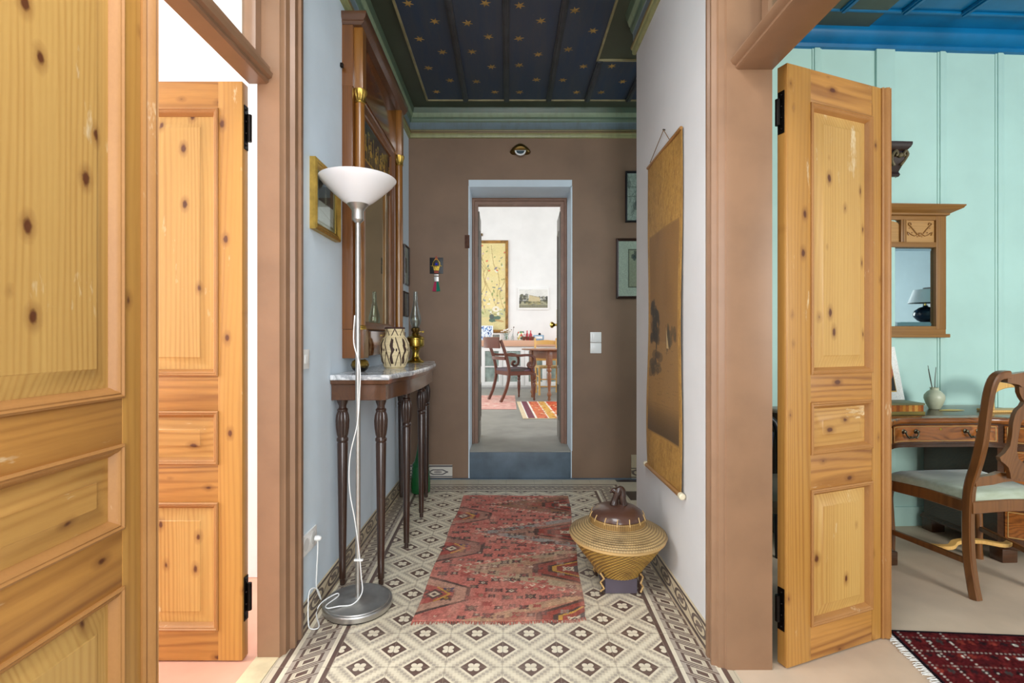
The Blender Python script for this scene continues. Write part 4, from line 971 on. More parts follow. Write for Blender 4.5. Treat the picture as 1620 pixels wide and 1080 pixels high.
def drawer(x0, x1, z0, z1, nh):
    d = curved_panel(x0, x1, z0, z1, -.032, .006).build('drawer', M['walnut'], dk_)
    A = desk_front(-.032); yf = lambda x: float(np.interp(x, [p[0] for p in A], [p[1] for p in A])) - .006
    n = 14; ln = MB()
    for z in (z0 + .007, z1 - .007): ln.tube([(x0 + .007 + (x1 - x0 - .014) * i / n, yf(x0 + .007 + (x1 - x0 - .014) * i / n) - .0004, z) for i in range(n + 1)], .0018, 5)
    for x in (x0 + .007, x1 - .007): ln.tube([(x, yf(x) - .0004, z0 + .007), (x, yf(x) - .0004, z1 - .007)], .0018, 5)
    ln.build('stringing', paint('pale_inlay', (206, 170, 104), .4, bmp=0), d)
    for x in ([(x0 + x1) / 2] if nh == 1 else [x0 + (x1 - x0) * .2, x1 - (x1 - x0) * .2]):
        hb = MB(); bail(hb, x, (z0 + z1) / 2 + .012, yf(x)); hb.build('handle', M['gunmetal'], d)
    if nh == 2: MB().lathe([(.006, 0), (.006, -.002), (0, -.0025)], (x0 + x1) / 2, yf(0), z1 - .022, 12, axis='y').build('keyhole', M['brass'], d)
drawer(-HOLE + .01, HOLE - .01, .622, .712, 2)
for s in (-1, 1):
    xa, xb = (HOLE, HW - .035) if s > 0 else (-HW + .035, -HOLE)
    drawer(xa + .012, xb - .008, .622, .712, 1)
    A = desk_front(-.05); y_ = lambda x: float(np.interp(x, [p[0] for p in A], [p[1] for p in A]))
    xs_ = np.linspace(xa, xb, 9)
    MB().loops([[(x, y_(x), z) for x in xs_] + [(xb, -.03, z), (xa, -.03, z)] for z in (.09, .60)], True, True, True).build('pedestal', M['walnut_dark'], dk_)
    for z0, z1 in ((.455, .585), (.285, .44), (.125, .27)):
        d = MB().loops([[(x, y_(x) + .004, z0), (x, y_(x) - .006, z0 + .002), (x, y_(x) - .006, z1 - .002), (x, y_(x) + .004, z1)] for x in np.linspace(xa + .02, xb - .02, 9)], True, True, True).build('drawer', M['walnut'], dk_)
        ln = MB()
        for z in (z0 + .007, z1 - .007): ln.tube([(x, y_(x) - .0066, z) for x in np.linspace(xa + .028, xb - .028, 9)], .0018, 5)
        for x in (xa + .028, xb - .028): ln.tube([(x, y_(x) - .0066, z0 + .007), (x, y_(x) - .0066, z1 - .007)], .0018, 5)
        ln.build('stringing', bpy.data.materials['pale_inlay'], d)
        hb = MB(); bail(hb, (xa + xb) / 2, (z0 + z1) / 2 + .012, y_((xa + xb) / 2) - .006); hb.build('handle', M['gunmetal'], d)
    pl = MB().loops([[(x, y_(x) - o, z) for x in xs_] + [(xb + o, -.02, z), (xa - o, -.02, z)] for o, z in ((.012, .07), (.018, .078), (.012, .088), (.004, .096), (0, .10))], True, True, True)
    for px_, py_ in ((xa + .03, y_(xa + .03) + .02), (xb - .03, y_(xb - .03) + .02), (xa + .03, -.06), (xb - .03, -.06)):
        pl.box(px_ - .042, px_ + .042, py_ - .035, py_ + .035, 0, .072, .006)
    pl.build('plinth', M['walnut_dark'], dk_)

# ---- desk chair (local front = +Y, back legs at y=0)
def desk_chair():
    t = thing('desk_chair', 'walnut splat back dining chair with pale green velvet seat at the desk', 'chair', (2.28, 2.213, 0.0), math.radians(5))
    w = chair_m = M['chair_wood']
    for s in (-1, 1):
        P = smooth([(s * .188, -.004, 0), (s * .186, .012, .07), (s * .184, .028, .17), (s * .184, .034, .30), (s * .185, .030, .44), (s * .187, .018, .52), (s * .190, -.012, .62), (s * .191, -.034, .72), (s * .190, -.048, .84), (s * .186, -.058, .93), (s * .174, -.064, .985), (s * .150, -.067, 1.008), (s * .11, -.068, 1.012)], 3)
        MB().tube(P, 0, rect=[(.040, .036) if i < 22 else (.036, .034) for i in range(len(P))], up=(s * .3, 1, .05)).build('back_leg', w, t)
    cr = MB()
    pts = [(-.125, 1.012), (-.09, 1.016), (-.05, 1.022), (0, 1.026), (.05, 1.022), (.09, 1.016), (.125, 1.012)]
    bot = [(.125, .978), (.10, .974), (.07, .968), (.055, .958), (.0, .955), (-.055, .958), (-.07, .968), (-.10, .974), (-.125, .978)]
    cr.prism(pts + bot, -.082, -.052, 'xz').build('crest_rail', w, t)
    half = [(-.062, .962), (-.060, .935), (-.050, .912), (-.036, .893), (-.046, .876), (-.068, .858), (-.080, .835), (-.087, .80), (-.086, .74), (-.088, .70), (-.105, .668), (-.128, .648), (-.118, .630), (-.098, .618), (-.075, .600), (-.058, .57), (-.048, .545), (-.0, .545)]
    inn = [(0, .615), (-.035, .64), (-.052, .68), (-.054, .74), (-.048, .80), (-.030, .835), (-.008, .86), (0, .87)]
    sp = MB()
    def yb(z): return -.066 + .05 * max(0, (.9 - z)) / .38 * (.9 - z) / .38 + .0
    for sx in (1, -1):
        poly = [(x * sx, z) for x, z in half] + [(x * sx, z) for x, z in inn] + [(0, .962)]
        V = [[(x, yb(z) - .009 + .018 * k, z) for x, z in poly] for k in (0, 1)]
        sp.loops(V, True, True, True)
    sp.build('splat', w, t)
    MB().prism([(-.185, .505), (-.10, .512), (-.05, .522), (0, .526), (.05, .522), (.10, .512), (.185, .505), (.185, .545), (.10, .555), (.06, .566), (0, .556), (-.06, .566), (-.10, .555), (-.185, .545)], -.002, .024, 'xz').build('lower_back_rail', w, t)
    for a, b_, nm in (((-.186, .022), (.186, .022), 'seat_rail'), ((-.188, .03), (-.250, .37), 'seat_rail'), ((.188, .03), (.250, .37), 'seat_rail'), ((-.250, .375), (.250, .375), 'seat_rail')):
        MB().tube([(a[0], a[1], .405), ((a[0] + b_[0]) / 2, (a[1] + b_[1]) / 2, .412), (b_[0], b_[1], .405)], 0, rect=(.026, .055), up=(0, 0, 1)).build(nm, w, t)
    for s in (-1, 1):
        MB().tube(smooth([(s * .250, .372, .43), (s * .260, .382, .36), (s * .254, .376, .27), (s * .250, .366, .15), (s * .250, .368, .06), (s * .258, .378, 0)], 4), [.027, .028, .029, .029, .028, .026, .024, .022, .021, .020, .019, .018, .0175, .017, .016, .016, .017, .019, .021, .023, .024], 10).build('front_leg', w, t)
        MB().tube([(s * .186, .022, .155), (s * .252, .366, .165)], 0, rect=(.020, .026), up=(0, 0, 1)).build('side_stretcher', w, t)
    MB().tube(smooth([(-.216, .19, .16), (-.14, .16, .165), (-.06, .20, .17), (.06, .20, .17), (.14, .16, .165), (.216, .19, .16)], 4), 0, rect=(.030, .018), up=(0, 0, 1)).build('cross_stretcher', M['yellow_pine'], t)
    out = [(-.180, .03), (-.255, .37), (-.20, .388), (0, .395), (.20, .388), (.255, .37), (.180, .03), (0, .022)]
    m, nt, b = new_mat('pale_green_velvet'); n = noise(nt, mapping(nt, coords(nt), (1, 4, 4)), 14, 4)
    nt.links.new(mixc(nt, n, (196, 206, 190), (150, 160, 128)), b.inputs['Base Color']); b.inputs['Roughness'].default_value = .9; b.inputs['Sheen Weight'].default_value = .6
    MB().loops([[(x * f, .2 + (y - .2) * f, z) for x, y in out] for f, z in ((1.0, .418), (1.03, .428), (1.03, .446), (1.0, .462), (.93, .474), (.75, .482), (.4, .486))], True, True, True).build('seat', m, t)
    return t
desk_chair()

# ---- bowed light wood stand on the right half of the desk
wa = thing('bowed_stand', 'light bowed wooden stand on the desk seen through the desk chair back', 'desk stand', (2.87, mint_pt(2.87, .30), .7555), TILT)
MB().tube(smooth([(-.150, 0, .012), (-.150, 0, .07), (-.132, 0, .125), (-.07, 0, .155), (0, 0, .162), (.07, 0, .155), (.132, 0, .125), (.150, 0, .07), (.150, 0, .012)], 5), 0, rect=(.05, .030), up=(0, -1, 0)).build('bow', M['yellow_pine'], wa)
MB().box(-.175, .175, -.045, .045, 0, .014, .004).build('foot_board', M['yellow_pine'], wa)
# ---- things on the desk
DT = .755
y1 = lambda x, d: mint_pt(x, d)
bx = thing('wooden_box', 'flat wooden box with amber striped side on the desk behind the ajar door', 'box', (2.055, y1(2.055, .30), DT + .0005), TILT)
MB().box(-.20, .20, -.10, .10, 0, .018, .003).build('bottom', paint('olive_board', (146, 128, 62), .5), bx)
cv = Canvas(.39, .036, .003, (190, 112, 34))
for k in range(12): cv.rect(k * .034, k * .034 + .017, 0, .05, random.choice([(214, 144, 46), (160, 84, 26), (222, 160, 70), (180, 100, 40)]))
cv.speckle(.1)
MB().box(-.19, .19, -.088, .092, .018, .052).build('core', M['oak_pale'], bx)
grid_obj('striped_side', cv, lambda a, h: (-.195 + .39 * a, -.094, .018 + h * .034), M['print'], bx, lambda a, h: (-.195 + .39 * a, -.088, .018 + h * .034))
MB().box(-.20, .20, -.10, .10, .052, .064, .003).build('lid', paint('grey_green_lid', (140, 138, 96), .5), bx)
cd = thing('picture_card', 'white mounted picture card leaning on the wooden box by the mint wall', 'card', (2.108, y1(2.108, .26), DT + .0655), TILT)
cv = Canvas(.26, .30, .003, (240, 240, 234)); cv.rect(.06, .222, .045, .235, (196, 160, 70)).rect(.065, .217, .05, .23, (40, 40, 38))
cv.ell(.175, .16, .045, .055, (176, 96, 66)).ell(.15, .10, .05, .05, (60, 58, 60)).ell(.17, .21, .035, .02, (180, 160, 74)).ell(.10, .12, .04, .03, (120, 70, 50)).speckle(.08)
lean = lambda h: .07 * h / .30
grid_obj('card', cv, lambda a, h: (-.11 + a * .26, lean(h * .30) - .004, h * .30), M['print'], cd, lambda a, h: (-.11 + a * .26, lean(h * .30) + .001, h * .30))
vs = thing('bud_vase', 'small pale green pottery vase on the desk under the mint wall', 'vase', (2.505, y1(2.505, .185), DT + .0005))
MB().lathe([(0, 0), (.026, 0), (.028, .004), (.040, .03), (.050, .062), (.048, .082), (.034, .102), (.021, .112), (.020, .120), (.023, .126), (.018, .126), (.016, .112), (0, .10)], n=36).build('body', paint('celadon_glaze', (200, 204, 178), .3, .12, 9, .1, c2=(168, 172, 146)), vs)
for k, (dx, dy, hh) in enumerate(((-.038, .0, .255), (-.026, .012, .235), (.014, .005, .245))):
    MB().tube([(dx * .25, dy * .3, .105), (dx * .6, dy, .18), (dx * 1.0, dy, hh)], [.0022, .0020, .0014], 6).build('dried_stem', paint('dried_stem', (86, 80, 66), .8, bmp=0) if k == 0 else bpy.data.materials['dried_stem'], vs)
hd = thing('horn_dish', 'yellow horn shaped paper knife lying before the small pottery vase', 'paper knife', (2.54, y1(2.54, .255), DT + .001), TILT)
MB().loops([[(x - .07, -w, .001), (x - .07, 0, .001 + hh), (x - .07, w, .001)] for x, w, hh in ((0, .004, .002), (.02, .012, .005), (.06, .018, .007), (.10, .016, .006), (.13, .010, .004), (.15, .003, .002))], True, True, True).build('blade', paint('yellow_horn', (214, 182, 92), .3, .1), hd)

# ---- overmantel style mirror on the mint wall
om = thing('oak_mirror', 'oak framed mirror with carved top panels on the mint wall', 'mirror', (2.36, mint_pt(2.36, 0), 1.175), TILT)
MB().box(-.36, .36, -.03, 0, 0, .07, .003).build('bottom_rail', M['oak'], om)
MB().box(-.375, .375, -.045, 0, .0, .022, .004).build('shelf_bead', M['oak'], om)
for s in (-1, 1): MB().box(*sorted((s * .36, s * .295)), -.032, 0, .05, .76, .003).build('side_post', M['oak_v'], om)
MB().box(-.36, .36, -.030, 0, .56, .592, .003).build('middle_rail', M['oak'], om)
MB().box(-.36, .36, -.030, 0, .728, .76, .003).build('top_rail', M['oak'], om)
MB().loops([[(-.36 - e, 0, z), (-.36 - e, -.03 - e, z), (.36 + e, -.03 - e, z), (.36 + e, 0, z)] for e, z in ((.0, .752), (.012, .758), (.014, .768), (.032, .778), (.058, .792), (.062, .800), (.066, .804), (.066, .812), (.03, .814))], True, True, True).build('cornice', M['oak'], om)
for s in (-1, 1): MB().box(s * .085 - .018, s * .085 + .018, -.034, 0, .59, .73, .003).box(s * .085 - .006, s * .085 + .006, -.038, 0, .59, .73, .002).build('pilaster', M['oak_v'], om)
for s in (-1, 1):
    p = MB().box(*sorted((s * .105, s * .295)), -.018, 0, .59, .73).build('carved_panel', M['oak_pale'], om)
    sw_ = MB(); cx = s * .20
    for q in (-1, 1):
        sw_.tube(smooth([(cx, -.02, .635), (cx + q * .02, -.021, .645), (cx + q * .04, -.021, .668), (cx + q * .06, -.021, .69), (cx + q * .075, -.021, .705), (cx + q * .062, -.021, .713), (cx + q * .055, -.021, .70)], 3), .0035, 6)
        sw_.tube(smooth([(cx + q * .008, -.02, .65), (cx + q * .03, -.021, .632), (cx + q * .055, -.021, .64), (cx + q * .08, -.021, .655), (cx + q * .072, -.021, .635)], 3), .003, 6)
        for k in range(4): sw_.ball((cx + q * (.015 + .017 * k), -.019, .628 + .016 * (k % 2) + .012 * k), .006, 8, (1, .5, .7))
    sw_.ball((cx, -.02, .64), .010, 10, (1, .6, 1.3)).build('carving', M['oak_v'], p)
MB().prism([(-.067, .592), (.067, .592), (.067, .70)] + [(.067 * math.cos(a), .70 + .024 * math.sin(a)) for a in np.linspace(0, PI, 9)][1:-1] + [(-.067, .70)], -.018, 0, 'xz').build('arched_panel', M['oak_pale'], om)
MB().rectframe(-.296, .296, .068, .562, [(0, -.004), (0, -.0125), (.024, -.0155), (.026, -.0155)], True, True).build('glass', M['mirror2'], om, sharp=3)

# ---- carved bracket above
cbk = thing('carved_bracket', 'dark carved wooden bracket high on the mint wall above the oak mirror', 'bracket', (2.385, mint_pt(2.385, 0), 2.17), TILT)
MB().loops([[(-w, 0, z), (-w, -d, z), (w, -d, z), (w, 0, z)] for w, d, z in ((.030, .03, 0), (.034, .036, .012), (.028, .03, .03), (.036, .045, .06), (.050, .066, .10), (.052, .07, .13), (.046, .066, .145), (.060, .085, .165), (.066, .09, .18), (.066, .09, .195))], True, True, True).build('bracket_body', M['dark_wood'], cbk)
sw_ = MB()
for q in (-1, 1):
    sw_.tube(smooth([(q * .02, -.055, .06), (q * .04, -.06, .09), (q * .046, -.076, .12), (q * .03, -.082, .14), (q * .02, -.078, .12), (q * .03, -.076, .112)], 3), .008, 8)
    sw_.tube(smooth([(q * .062, -.03, .155), (q * .064, -.06, .13), (q * .054, -.05, .10)], 3), .007, 8)
sw_.ball((0, -.075, .115), .016, 10).build('scrollwork', paint('bronzed_carving', (122, 108, 76), .5, .3, 30), cbk)

# ---- rug by the right door
cv = Canvas(1.5, 1.0, .0075, (84, 25, 28)); X, Y = cv.X, cv.Y
cv.cloud(30, (56, 22, 26), .9).cloud(40, (122, 42, 40), .7)
for r in range(12):
    y = 1.0 - .045 - r * .085
    for k in range(40):
        x = .04 + k * .038 + (.019 if r % 2 else 0); cv.poly([(x, y - .042), (x + .014, y - .025), (x, y - .008), (x - .014, y - .025)], random.choice([(40, 28, 32), (124, 40, 38), (60, 62, 60), (30, 24, 28), (140, 56, 46)]), .85)
        if random.random() < .3: cv.rect(x - .004, x + .004, y - .034, y - .022, (214, 206, 192))
    for k in range(100): cv.rect(k * .016, k * .016 + .008, y - .004, y + .003, (196, 182, 170), .75 if r % 2 else .25)
for c_ in (.035, .11, .19):
    for k in range(70): cv.rect(c_ - .004, c_ + .003, k * .016, k * .016 + .008, (206, 196, 184), .9)
cv.put((Y > .982) | (X < .018), (24, 20, 26)); cv.rect(.36, .45, .835, .848, (226, 222, 214)); cv.speckle(.2)
rr = thing('dark_red_rug', 'dark red patterned rug with white dotted rows at the foot of the right door', 'rug', (1.515, 1.955, .001), math.radians(-4))
grid_obj('rug_pile', cv, lambda a, h: (a * 1.5 - .10 * (1 - h), (h - 1) * 1.0, .007), M['rugmat'], rr, lambda a, h: (a * 1.5 - .10 * (1 - h), (h - 1) * 1.0, 0.0005))
fr = MB()
for k in range(140):
    h = k / 139; x = -.10 * (1 - h); y = h - 1; fr.tube([(x + .003, y, .004), (x - .012, y + random.uniform(-.004, .004), .004), (x - .026 - random.uniform(0, .008), y + random.uniform(-.008, .008), .002)], .0022, 4)
fr.build('fringe', paint('white_fringe', (224, 222, 216), .95, .1, 60, 0), rr)

# ---- dark upholstered stool chair glimpsed behind the hinge side of the door
st = thing('dark_armchair', 'black cane armchair glimpsed in the gap beside the right door hinge', 'chair', (1.215, 2.60, 0), math.radians(182))
MB().tube(smooth([(-.24, -.02, .42), (-.25, -.05, .66), (-.20, -.07, .74), (0, -.09, .765), (.20, -.07, .74), (.25, -.05, .66), (.24, -.02, .42)], 4), .017, 10).build('back_hoop', M['black'], st)
MB().prism([(-.20, .46), (.20, .46), (.22, .66), (.17, .715), (-.17, .715), (-.22, .66)], -.075, -.035, 'xz').build('back_pad', paint('navy_cloth', (34, 44, 60), .9), st)
MB().box(-.25, .25, -.03, .42, .38, .45, .03).build('seat', paint('grey_brown_cloth', (120, 110, 92), .9), st)
for sx in (-1, 1):
    for y in (.0, .38): MB().tube([(sx * .22, y, 0), (sx * .21, y, .40)], [.013, .018], 10).build('leg', M['black'], st)
# ---- what the oak mirror shows: lamp on a shelf unit near the other wall
n_ = Vector((math.sin(TILT), -math.cos(TILT), 0)); p_ = Vector((2.36, mint_pt(2.36, .015), 1.2))
def reflect(v): v = Vector(v); return v - 2 * (v - p_).dot(n_) * n_
def virt(px, py, Yv): return reflect(((px - PX0) * Yv / F_PX, Yv, CAM_H + (PY0 - py) * Yv / F_PX))
q = virt(1464, 510, 4.6); zs = q.z
lb = thing('table_lamp', 'table lamp with dark glazed globe base and white shade seen in the oak mirror', 'lamp', (q.x, q.y, zs))
MB().lathe([(0, 0), (.05, 0), (.055, .008), (.09, .03), (.13, .08), (.135, .11), (.12, .16), (.07, .20), (.03, .212), (.022, .23), (0, .23)], n=36).build('base', paint('dark_glaze', (24, 34, 48), .12, .3, 8, 0), lb)
MB().lathe([(.010, .225), (.010, .30)], n=12).build('stem', M['brass'], lb)
MB().lathe([(.19, .262), (.13, .44), (.127, .44), (.187, .262)], n=40).build('lamp_shade', M['white'], lb)
lb.scale = (.70, .70, .70)
sh = thing('bookcase', 'low white painted bookcase carrying the lamp seen in the oak mirror', 'bookcase', (q.x + .1, q.y - .15, 0))
q2 = virt(1484, 510, 4.78)
sp_ = thing('dark_framed_picture', 'dark framed picture standing behind the lamp seen in the oak mirror', 'picture', (q2.x, q2.y, zs), -PI / 2)
MB().rectframe(-.16, .16, 0, .36, [(0, .02), (0, 0), (.022, 0), (.022, .02)], closed=True).build('frame', M['black'], sp_)
MB().box(-.14, .14, .008, .016, .02, .34).build('print', M['plastic'], sp_)
MB().box(-.5, .5, -.2, .3, zs - .035, zs - .001, .004).build('top_board', M['wall_blue'], sh)
MB().box(-.48, .48, -.18, .28, 0.001, zs - .035).build('carcass', M['wall_blue'], sh)
# ================================================================== KITCHEN
KZ = .232
# cabinet run
kc = thing('kitchen_cabinet', 'white glazed kitchen cabinet with pinkish wooden counter on the far kitchen wall', 'cabinet', (0, 9.08, KZ))
MB().box(-1.6, 2.4, .02, .55, .03, .82).build('body', M['white'], kc)
MB().box(-1.62, 2.42, -.03, .565, .79, .90, .006).build('counter', M['counter_wood'], kc)
MB().box(-1.6, 2.4, .05, .54, 0, .04).build('plinth', M['wall_white'], kc)
GD = paint('dim_interior', (214, 220, 212), .3, .3, 6, 0)
for i, x0 in enumerate((-1.30, -.90, -.505, -.10, .305, .71, 1.115, 1.52, 1.92)):
    d = MB().rectframe(x0 + .004, x0 + .40, .06, .77, [(0, .02), (0, -.002), (.004, -.004), (.066, -.004), (.072, .006), (.072, .02)], closed=True).build('door', M['white'], kc)
    MB().box(x0 + .07, x0 + .335, .010, .014, .125, .705).build('glass', M['glass'], d)
    MB().box(x0 + .07, x0 + .335, .0165, .0195, .125, .705).build('back', GD, d)
    MB().box(x0 + .07, x0 + .335, .008, .016, .40, .425).build('shelf', M['white'], d)
CT = KZ + .90
# things on the counter
def prop(name, label, cat, px, Y, group=None): return thing(name, label, cat, ((px - PX0) * Y / F_PX, Y, CT + .0005), 0, group)
bt = prop('blue_tile', 'blue and white patterned tile leaning at the left end of the kitchen counter', 'tile', 766, 9.45)
cv = Canvas(.34, .28, .004, (226, 234, 242))
for k in range(60): cv.ell(random.uniform(.02, .32), random.uniform(.02, .26), random.uniform(.008, .028), random.uniform(.005, .014), random.choice([(48, 98, 170), (92, 146, 206), (30, 70, 140)]), .85, random.uniform(0, 3))
grid_obj('tile', cv, lambda a, h: (-.17 + .34 * a, .08 * h, .005 + .28 * h), M['print_gloss'], bt, lambda a, h: (-.17 + .34 * a, .08 * h + .012, 0 + .28 * h))
fb = prop('white_picture', 'small white framed photograph between blue tile and flowers on the counter', 'picture', 785, 9.35)
MB().rectframe(-.085, .085, 0, .13, [(0, .01), (0, -.008), (.018, -.008), (.018, .01)], closed=True).build('frame', M['plastic'], fb)
MB().box(-.07, .07, 0, .006, .015, .115).build('print', paint('grey_photo', (140, 144, 140), .3, .4, 30, 0), fb)
fv = prop('flower_vase', 'glass vase of white flowers on the kitchen counter behind the armchair', 'vase', 801, 9.3)
MB().lathe([(0, 0), (.04, 0), (.045, .04), (.035, .09), (.04, .13), (.036, .13), (.031, .09), (.041, .04), (0, .008)], n=20).build('jar', M['glass'], fv)
pe = paint('white_petal', (244, 240, 232), .8, .06, bmp=0); gs = paint('grass_green', (110, 130, 80), .8, bmp=0)
for k in range(7):
    a = k * 2.4; r = .03 + .012 * k; z = .16 + .016 * (k % 4)
    s_ = MB().tube([(0, 0, .02), (r * .5 * math.cos(a), r * .5 * math.sin(a), z * .6), (r * math.cos(a), r * math.sin(a), z)], .003, 5).build('stem', gs, fv)
    fl_ = MB()
    for j in range(6): fl_.ball((r * math.cos(a) + .018 * math.cos(j * 1.05), r * math.sin(a) + .018 * math.sin(j * 1.05), z + .006), .016, 8, (1, 1, .6))
    fl_.build('blossom', pe, fv)
tw = prop('twig_vase', 'thin bottle with one tall dark twig on the kitchen counter', 'vase', 811, 9.4)
MB().lathe([(0, 0), (.03, 0), (.032, .06), (.012, .10), (.012, .13), (0, .13)], n=16).build('bottle', M['glass'], tw)
MB().tube([(0, 0, .03), (.01, 0, .16), (.02, 0, .24)], .003, 5).ball((.022, 0, .25), .012, 8).ball((-.02, 0, .20), .01, 8).build('twig', paint('dark_twig', (86, 66, 56), .8, bmp=0), tw)
jr = prop('painted_jar', 'green and red painted jar in the middle of the kitchen counter', 'jar', 824, 9.3)
cv = Canvas(.40, .17, .005, (226, 226, 216))
for k in range(30): cv.ell(random.uniform(0, .4), random.uniform(.01, .16), random.uniform(.01, .03), random.uniform(.01, .025), random.choice([(58, 130, 74), (196, 70, 70), (40, 84, 60), (226, 200, 120)]), .9)
grid_obj('body', cv, lambda a, h: ((.062 + .012 * math.sin(h * PI)) * math.cos(a * 2 * PI), (.062 + .012 * math.sin(h * PI)) * math.sin(a * 2 * PI), h * .17), M['print_gloss'], jr)
MB().lathe([(0, .001), (.062, .001), (.062, .165), (.058, .172), (0, .172)], n=20).build('lining', paint('dark_red_lid', (150, 52, 56), .4, bmp=0), jr)
for k, (px, col, lab) in enumerate(((834, (206, 84, 92), 'rosy red bottle left of its twin on the kitchen counter'), (839.5, (196, 62, 74), 'rosy red bottle right of its twin on the kitchen counter'))):
    bt_ = prop('red_bottle', lab, 'bottle', px, 9.35, 'red bottles on the kitchen counter')
    MB().lathe([(0, 0), (.028, 0), (.030, .01), (.030, .11), (.012, .14), (.011, .175), (.014, .178), (.014, .186), (0, .187)], n=20).build('body', paint('red_glass_%d' % k, col, .15, bmp=0), bt_)
for k, (px, s, lab) in enumerate(((829, .75, 'brown wooden bowl before the painted jar on the counter'), (835.5, .55, 'small brown cup before the red bottles on the counter'), (842, .75, 'dark brown bowl right of the red bottles on the counter'))):
    w_ = prop('brown_bowl', lab, 'bowl', px, 9.17, 'brown bowls on the kitchen counter')
    MB().lathe([(0, 0), (.025 * s, 0), (.03 * s, .006), (.05 * s, .05), (.052 * s, .07), (.047 * s, .07), (.04 * s, .03), (0, .012)], n=20).build('bowl', M['kit_mahogany'], w_)
bc = prop('blue_caddy', 'blue and white enamel caddy at the right of the kitchen counter', 'caddy', 852, 9.25)
MB().box(-.10, .10, -.05, .05, 0, .10, .012).build('body', paint('pale_blue_enamel', (150, 186, 214), .3, .2, 20, 0), bc)
MB().box(-.07, .07, -.052, -.048, .03, .075, .002).build('front_panel', M['plastic'], bc)
MB().ball((.02, 0, .115), .026, 12).build('lid_knob', M['black'], bc)
# wall pictures
bp = thing('bird_panel', 'tall cream painted panel of birds and blossom in a gilt frame on the kitchen wall', 'picture', (-.62, KY, 1.283))
BW, BH = 1.24, 1.81
MB().rectframe(-BW / 2, BW / 2, 0, BH, [(0, 0), (0, -.03), (.012, -.04), (.045, -.034), (.055, -.022), (.055, 0)], closed=True).build('frame', paint('worn_gold_frame', (176, 128, 60), .5, .35, 14), bp)
cv = Canvas(BW - .09, BH - .09, .009, (226, 210, 150)); cv.cloud(6, (236, 222, 172), .7).cloud(5, (206, 196, 140), .6)
cv.put(cv.Y < .42, (176, 190, 146), .5); cv.put(cv.Y < .26, (222, 206, 150), .7)
for k in range(9):
    x = .1 + k * .13; P = [(x, .35)]
    for j in range(7): P.append((P[-1][0] + random.uniform(-.09, .10), P[-1][1] + random.uniform(.12, .22)))
    cv.line(P, .010, (158, 128, 76), .8)
for k in range(150):
    cv.ell(random.uniform(0, BW), random.uniform(.3, BH), random.uniform(.012, .04), random.uniform(.008, .018), random.choice([(132, 150, 90), (104, 124, 120), (120, 112, 140), (150, 140, 90), (214, 190, 190), (232, 232, 222), (120, 140, 160)]), .8, random.uniform(0, 3))
for k in range(10): cv.ell(random.uniform(0, BW), random.uniform(.5, BH), .022, .016, (214, 110, 84), .9)
for x in (.95, .5, .2): cv.ell(x, .42, .07, .055, (232, 226, 206)).ell(x, .42, .02, .02, (190, 170, 110))
cv.ell(.93, .225, .12, .05, (96, 120, 104), 1, .3).ell(.87, .27, .05, .05, (90, 100, 96)).ell(1.02, .19, .09, .02, (190, 160, 110), 1, -.2).speckle(.05)
flat_print('painting', cv, M['print'], bp, -BW / 2 + .045, .045, -.02)
ld = thing('landscape_print', 'unframed white edged landscape photograph of a castle on the kitchen wall', 'picture', (.495, KY, 1.73))
MB().box(-.30, .30, -.025, 0, 0, .43, .003).build('mount', M['plastic'], ld)
cv = Canvas(.56, .36, .006, (226, 226, 220)); cv.cloud(4, (206, 208, 204), .6)
cv.rect(0, .56, 0, .13, (170, 168, 140)).put(cv.Y < .06, (120, 118, 100), .7)
for k in range(60):
    x = random.choice([random.uniform(0, .22), random.uniform(.36, .56)]); cv.ell(x, random.uniform(.10, .20 + .05 * (x < .2)), random.uniform(.015, .04), random.uniform(.015, .035), random.choice([(84, 86, 78), (110, 110, 84), (70, 70, 66)]), .7)
cv.poly([(.18, .13), (.20, .25), (.24, .235), (.40, .20), (.42, .12)], (200, 186, 148)).line([(.19, .25), (.40, .205)], .008, (150, 136, 110))
for k in range(20): cv.ell(random.uniform(.15, .45), random.uniform(.06, .13), .03, .012, random.choice([(140, 136, 90), (170, 160, 110), (96, 94, 80)]), .6)
for k in range(18): cv.line([(k * .033, 0), (k * .033, random.uniform(.03, .09))], .012, (96, 98, 92), .4)
cv.speckle(.06); flat_print('photograph', cv, M['print'], ld, -.28, .04, -.0265)
tag(MB().box(-.03, .03, -.03, 0, -.02, .03, .004).box(-.05, -.02, -.06, 0, -.01, .015, .003).build('picture_bracket', M['old_brass'], None, (-.535, KY, 3.20)), 'small brown bracket on the kitchen wall above the bird panel', 'bracket')

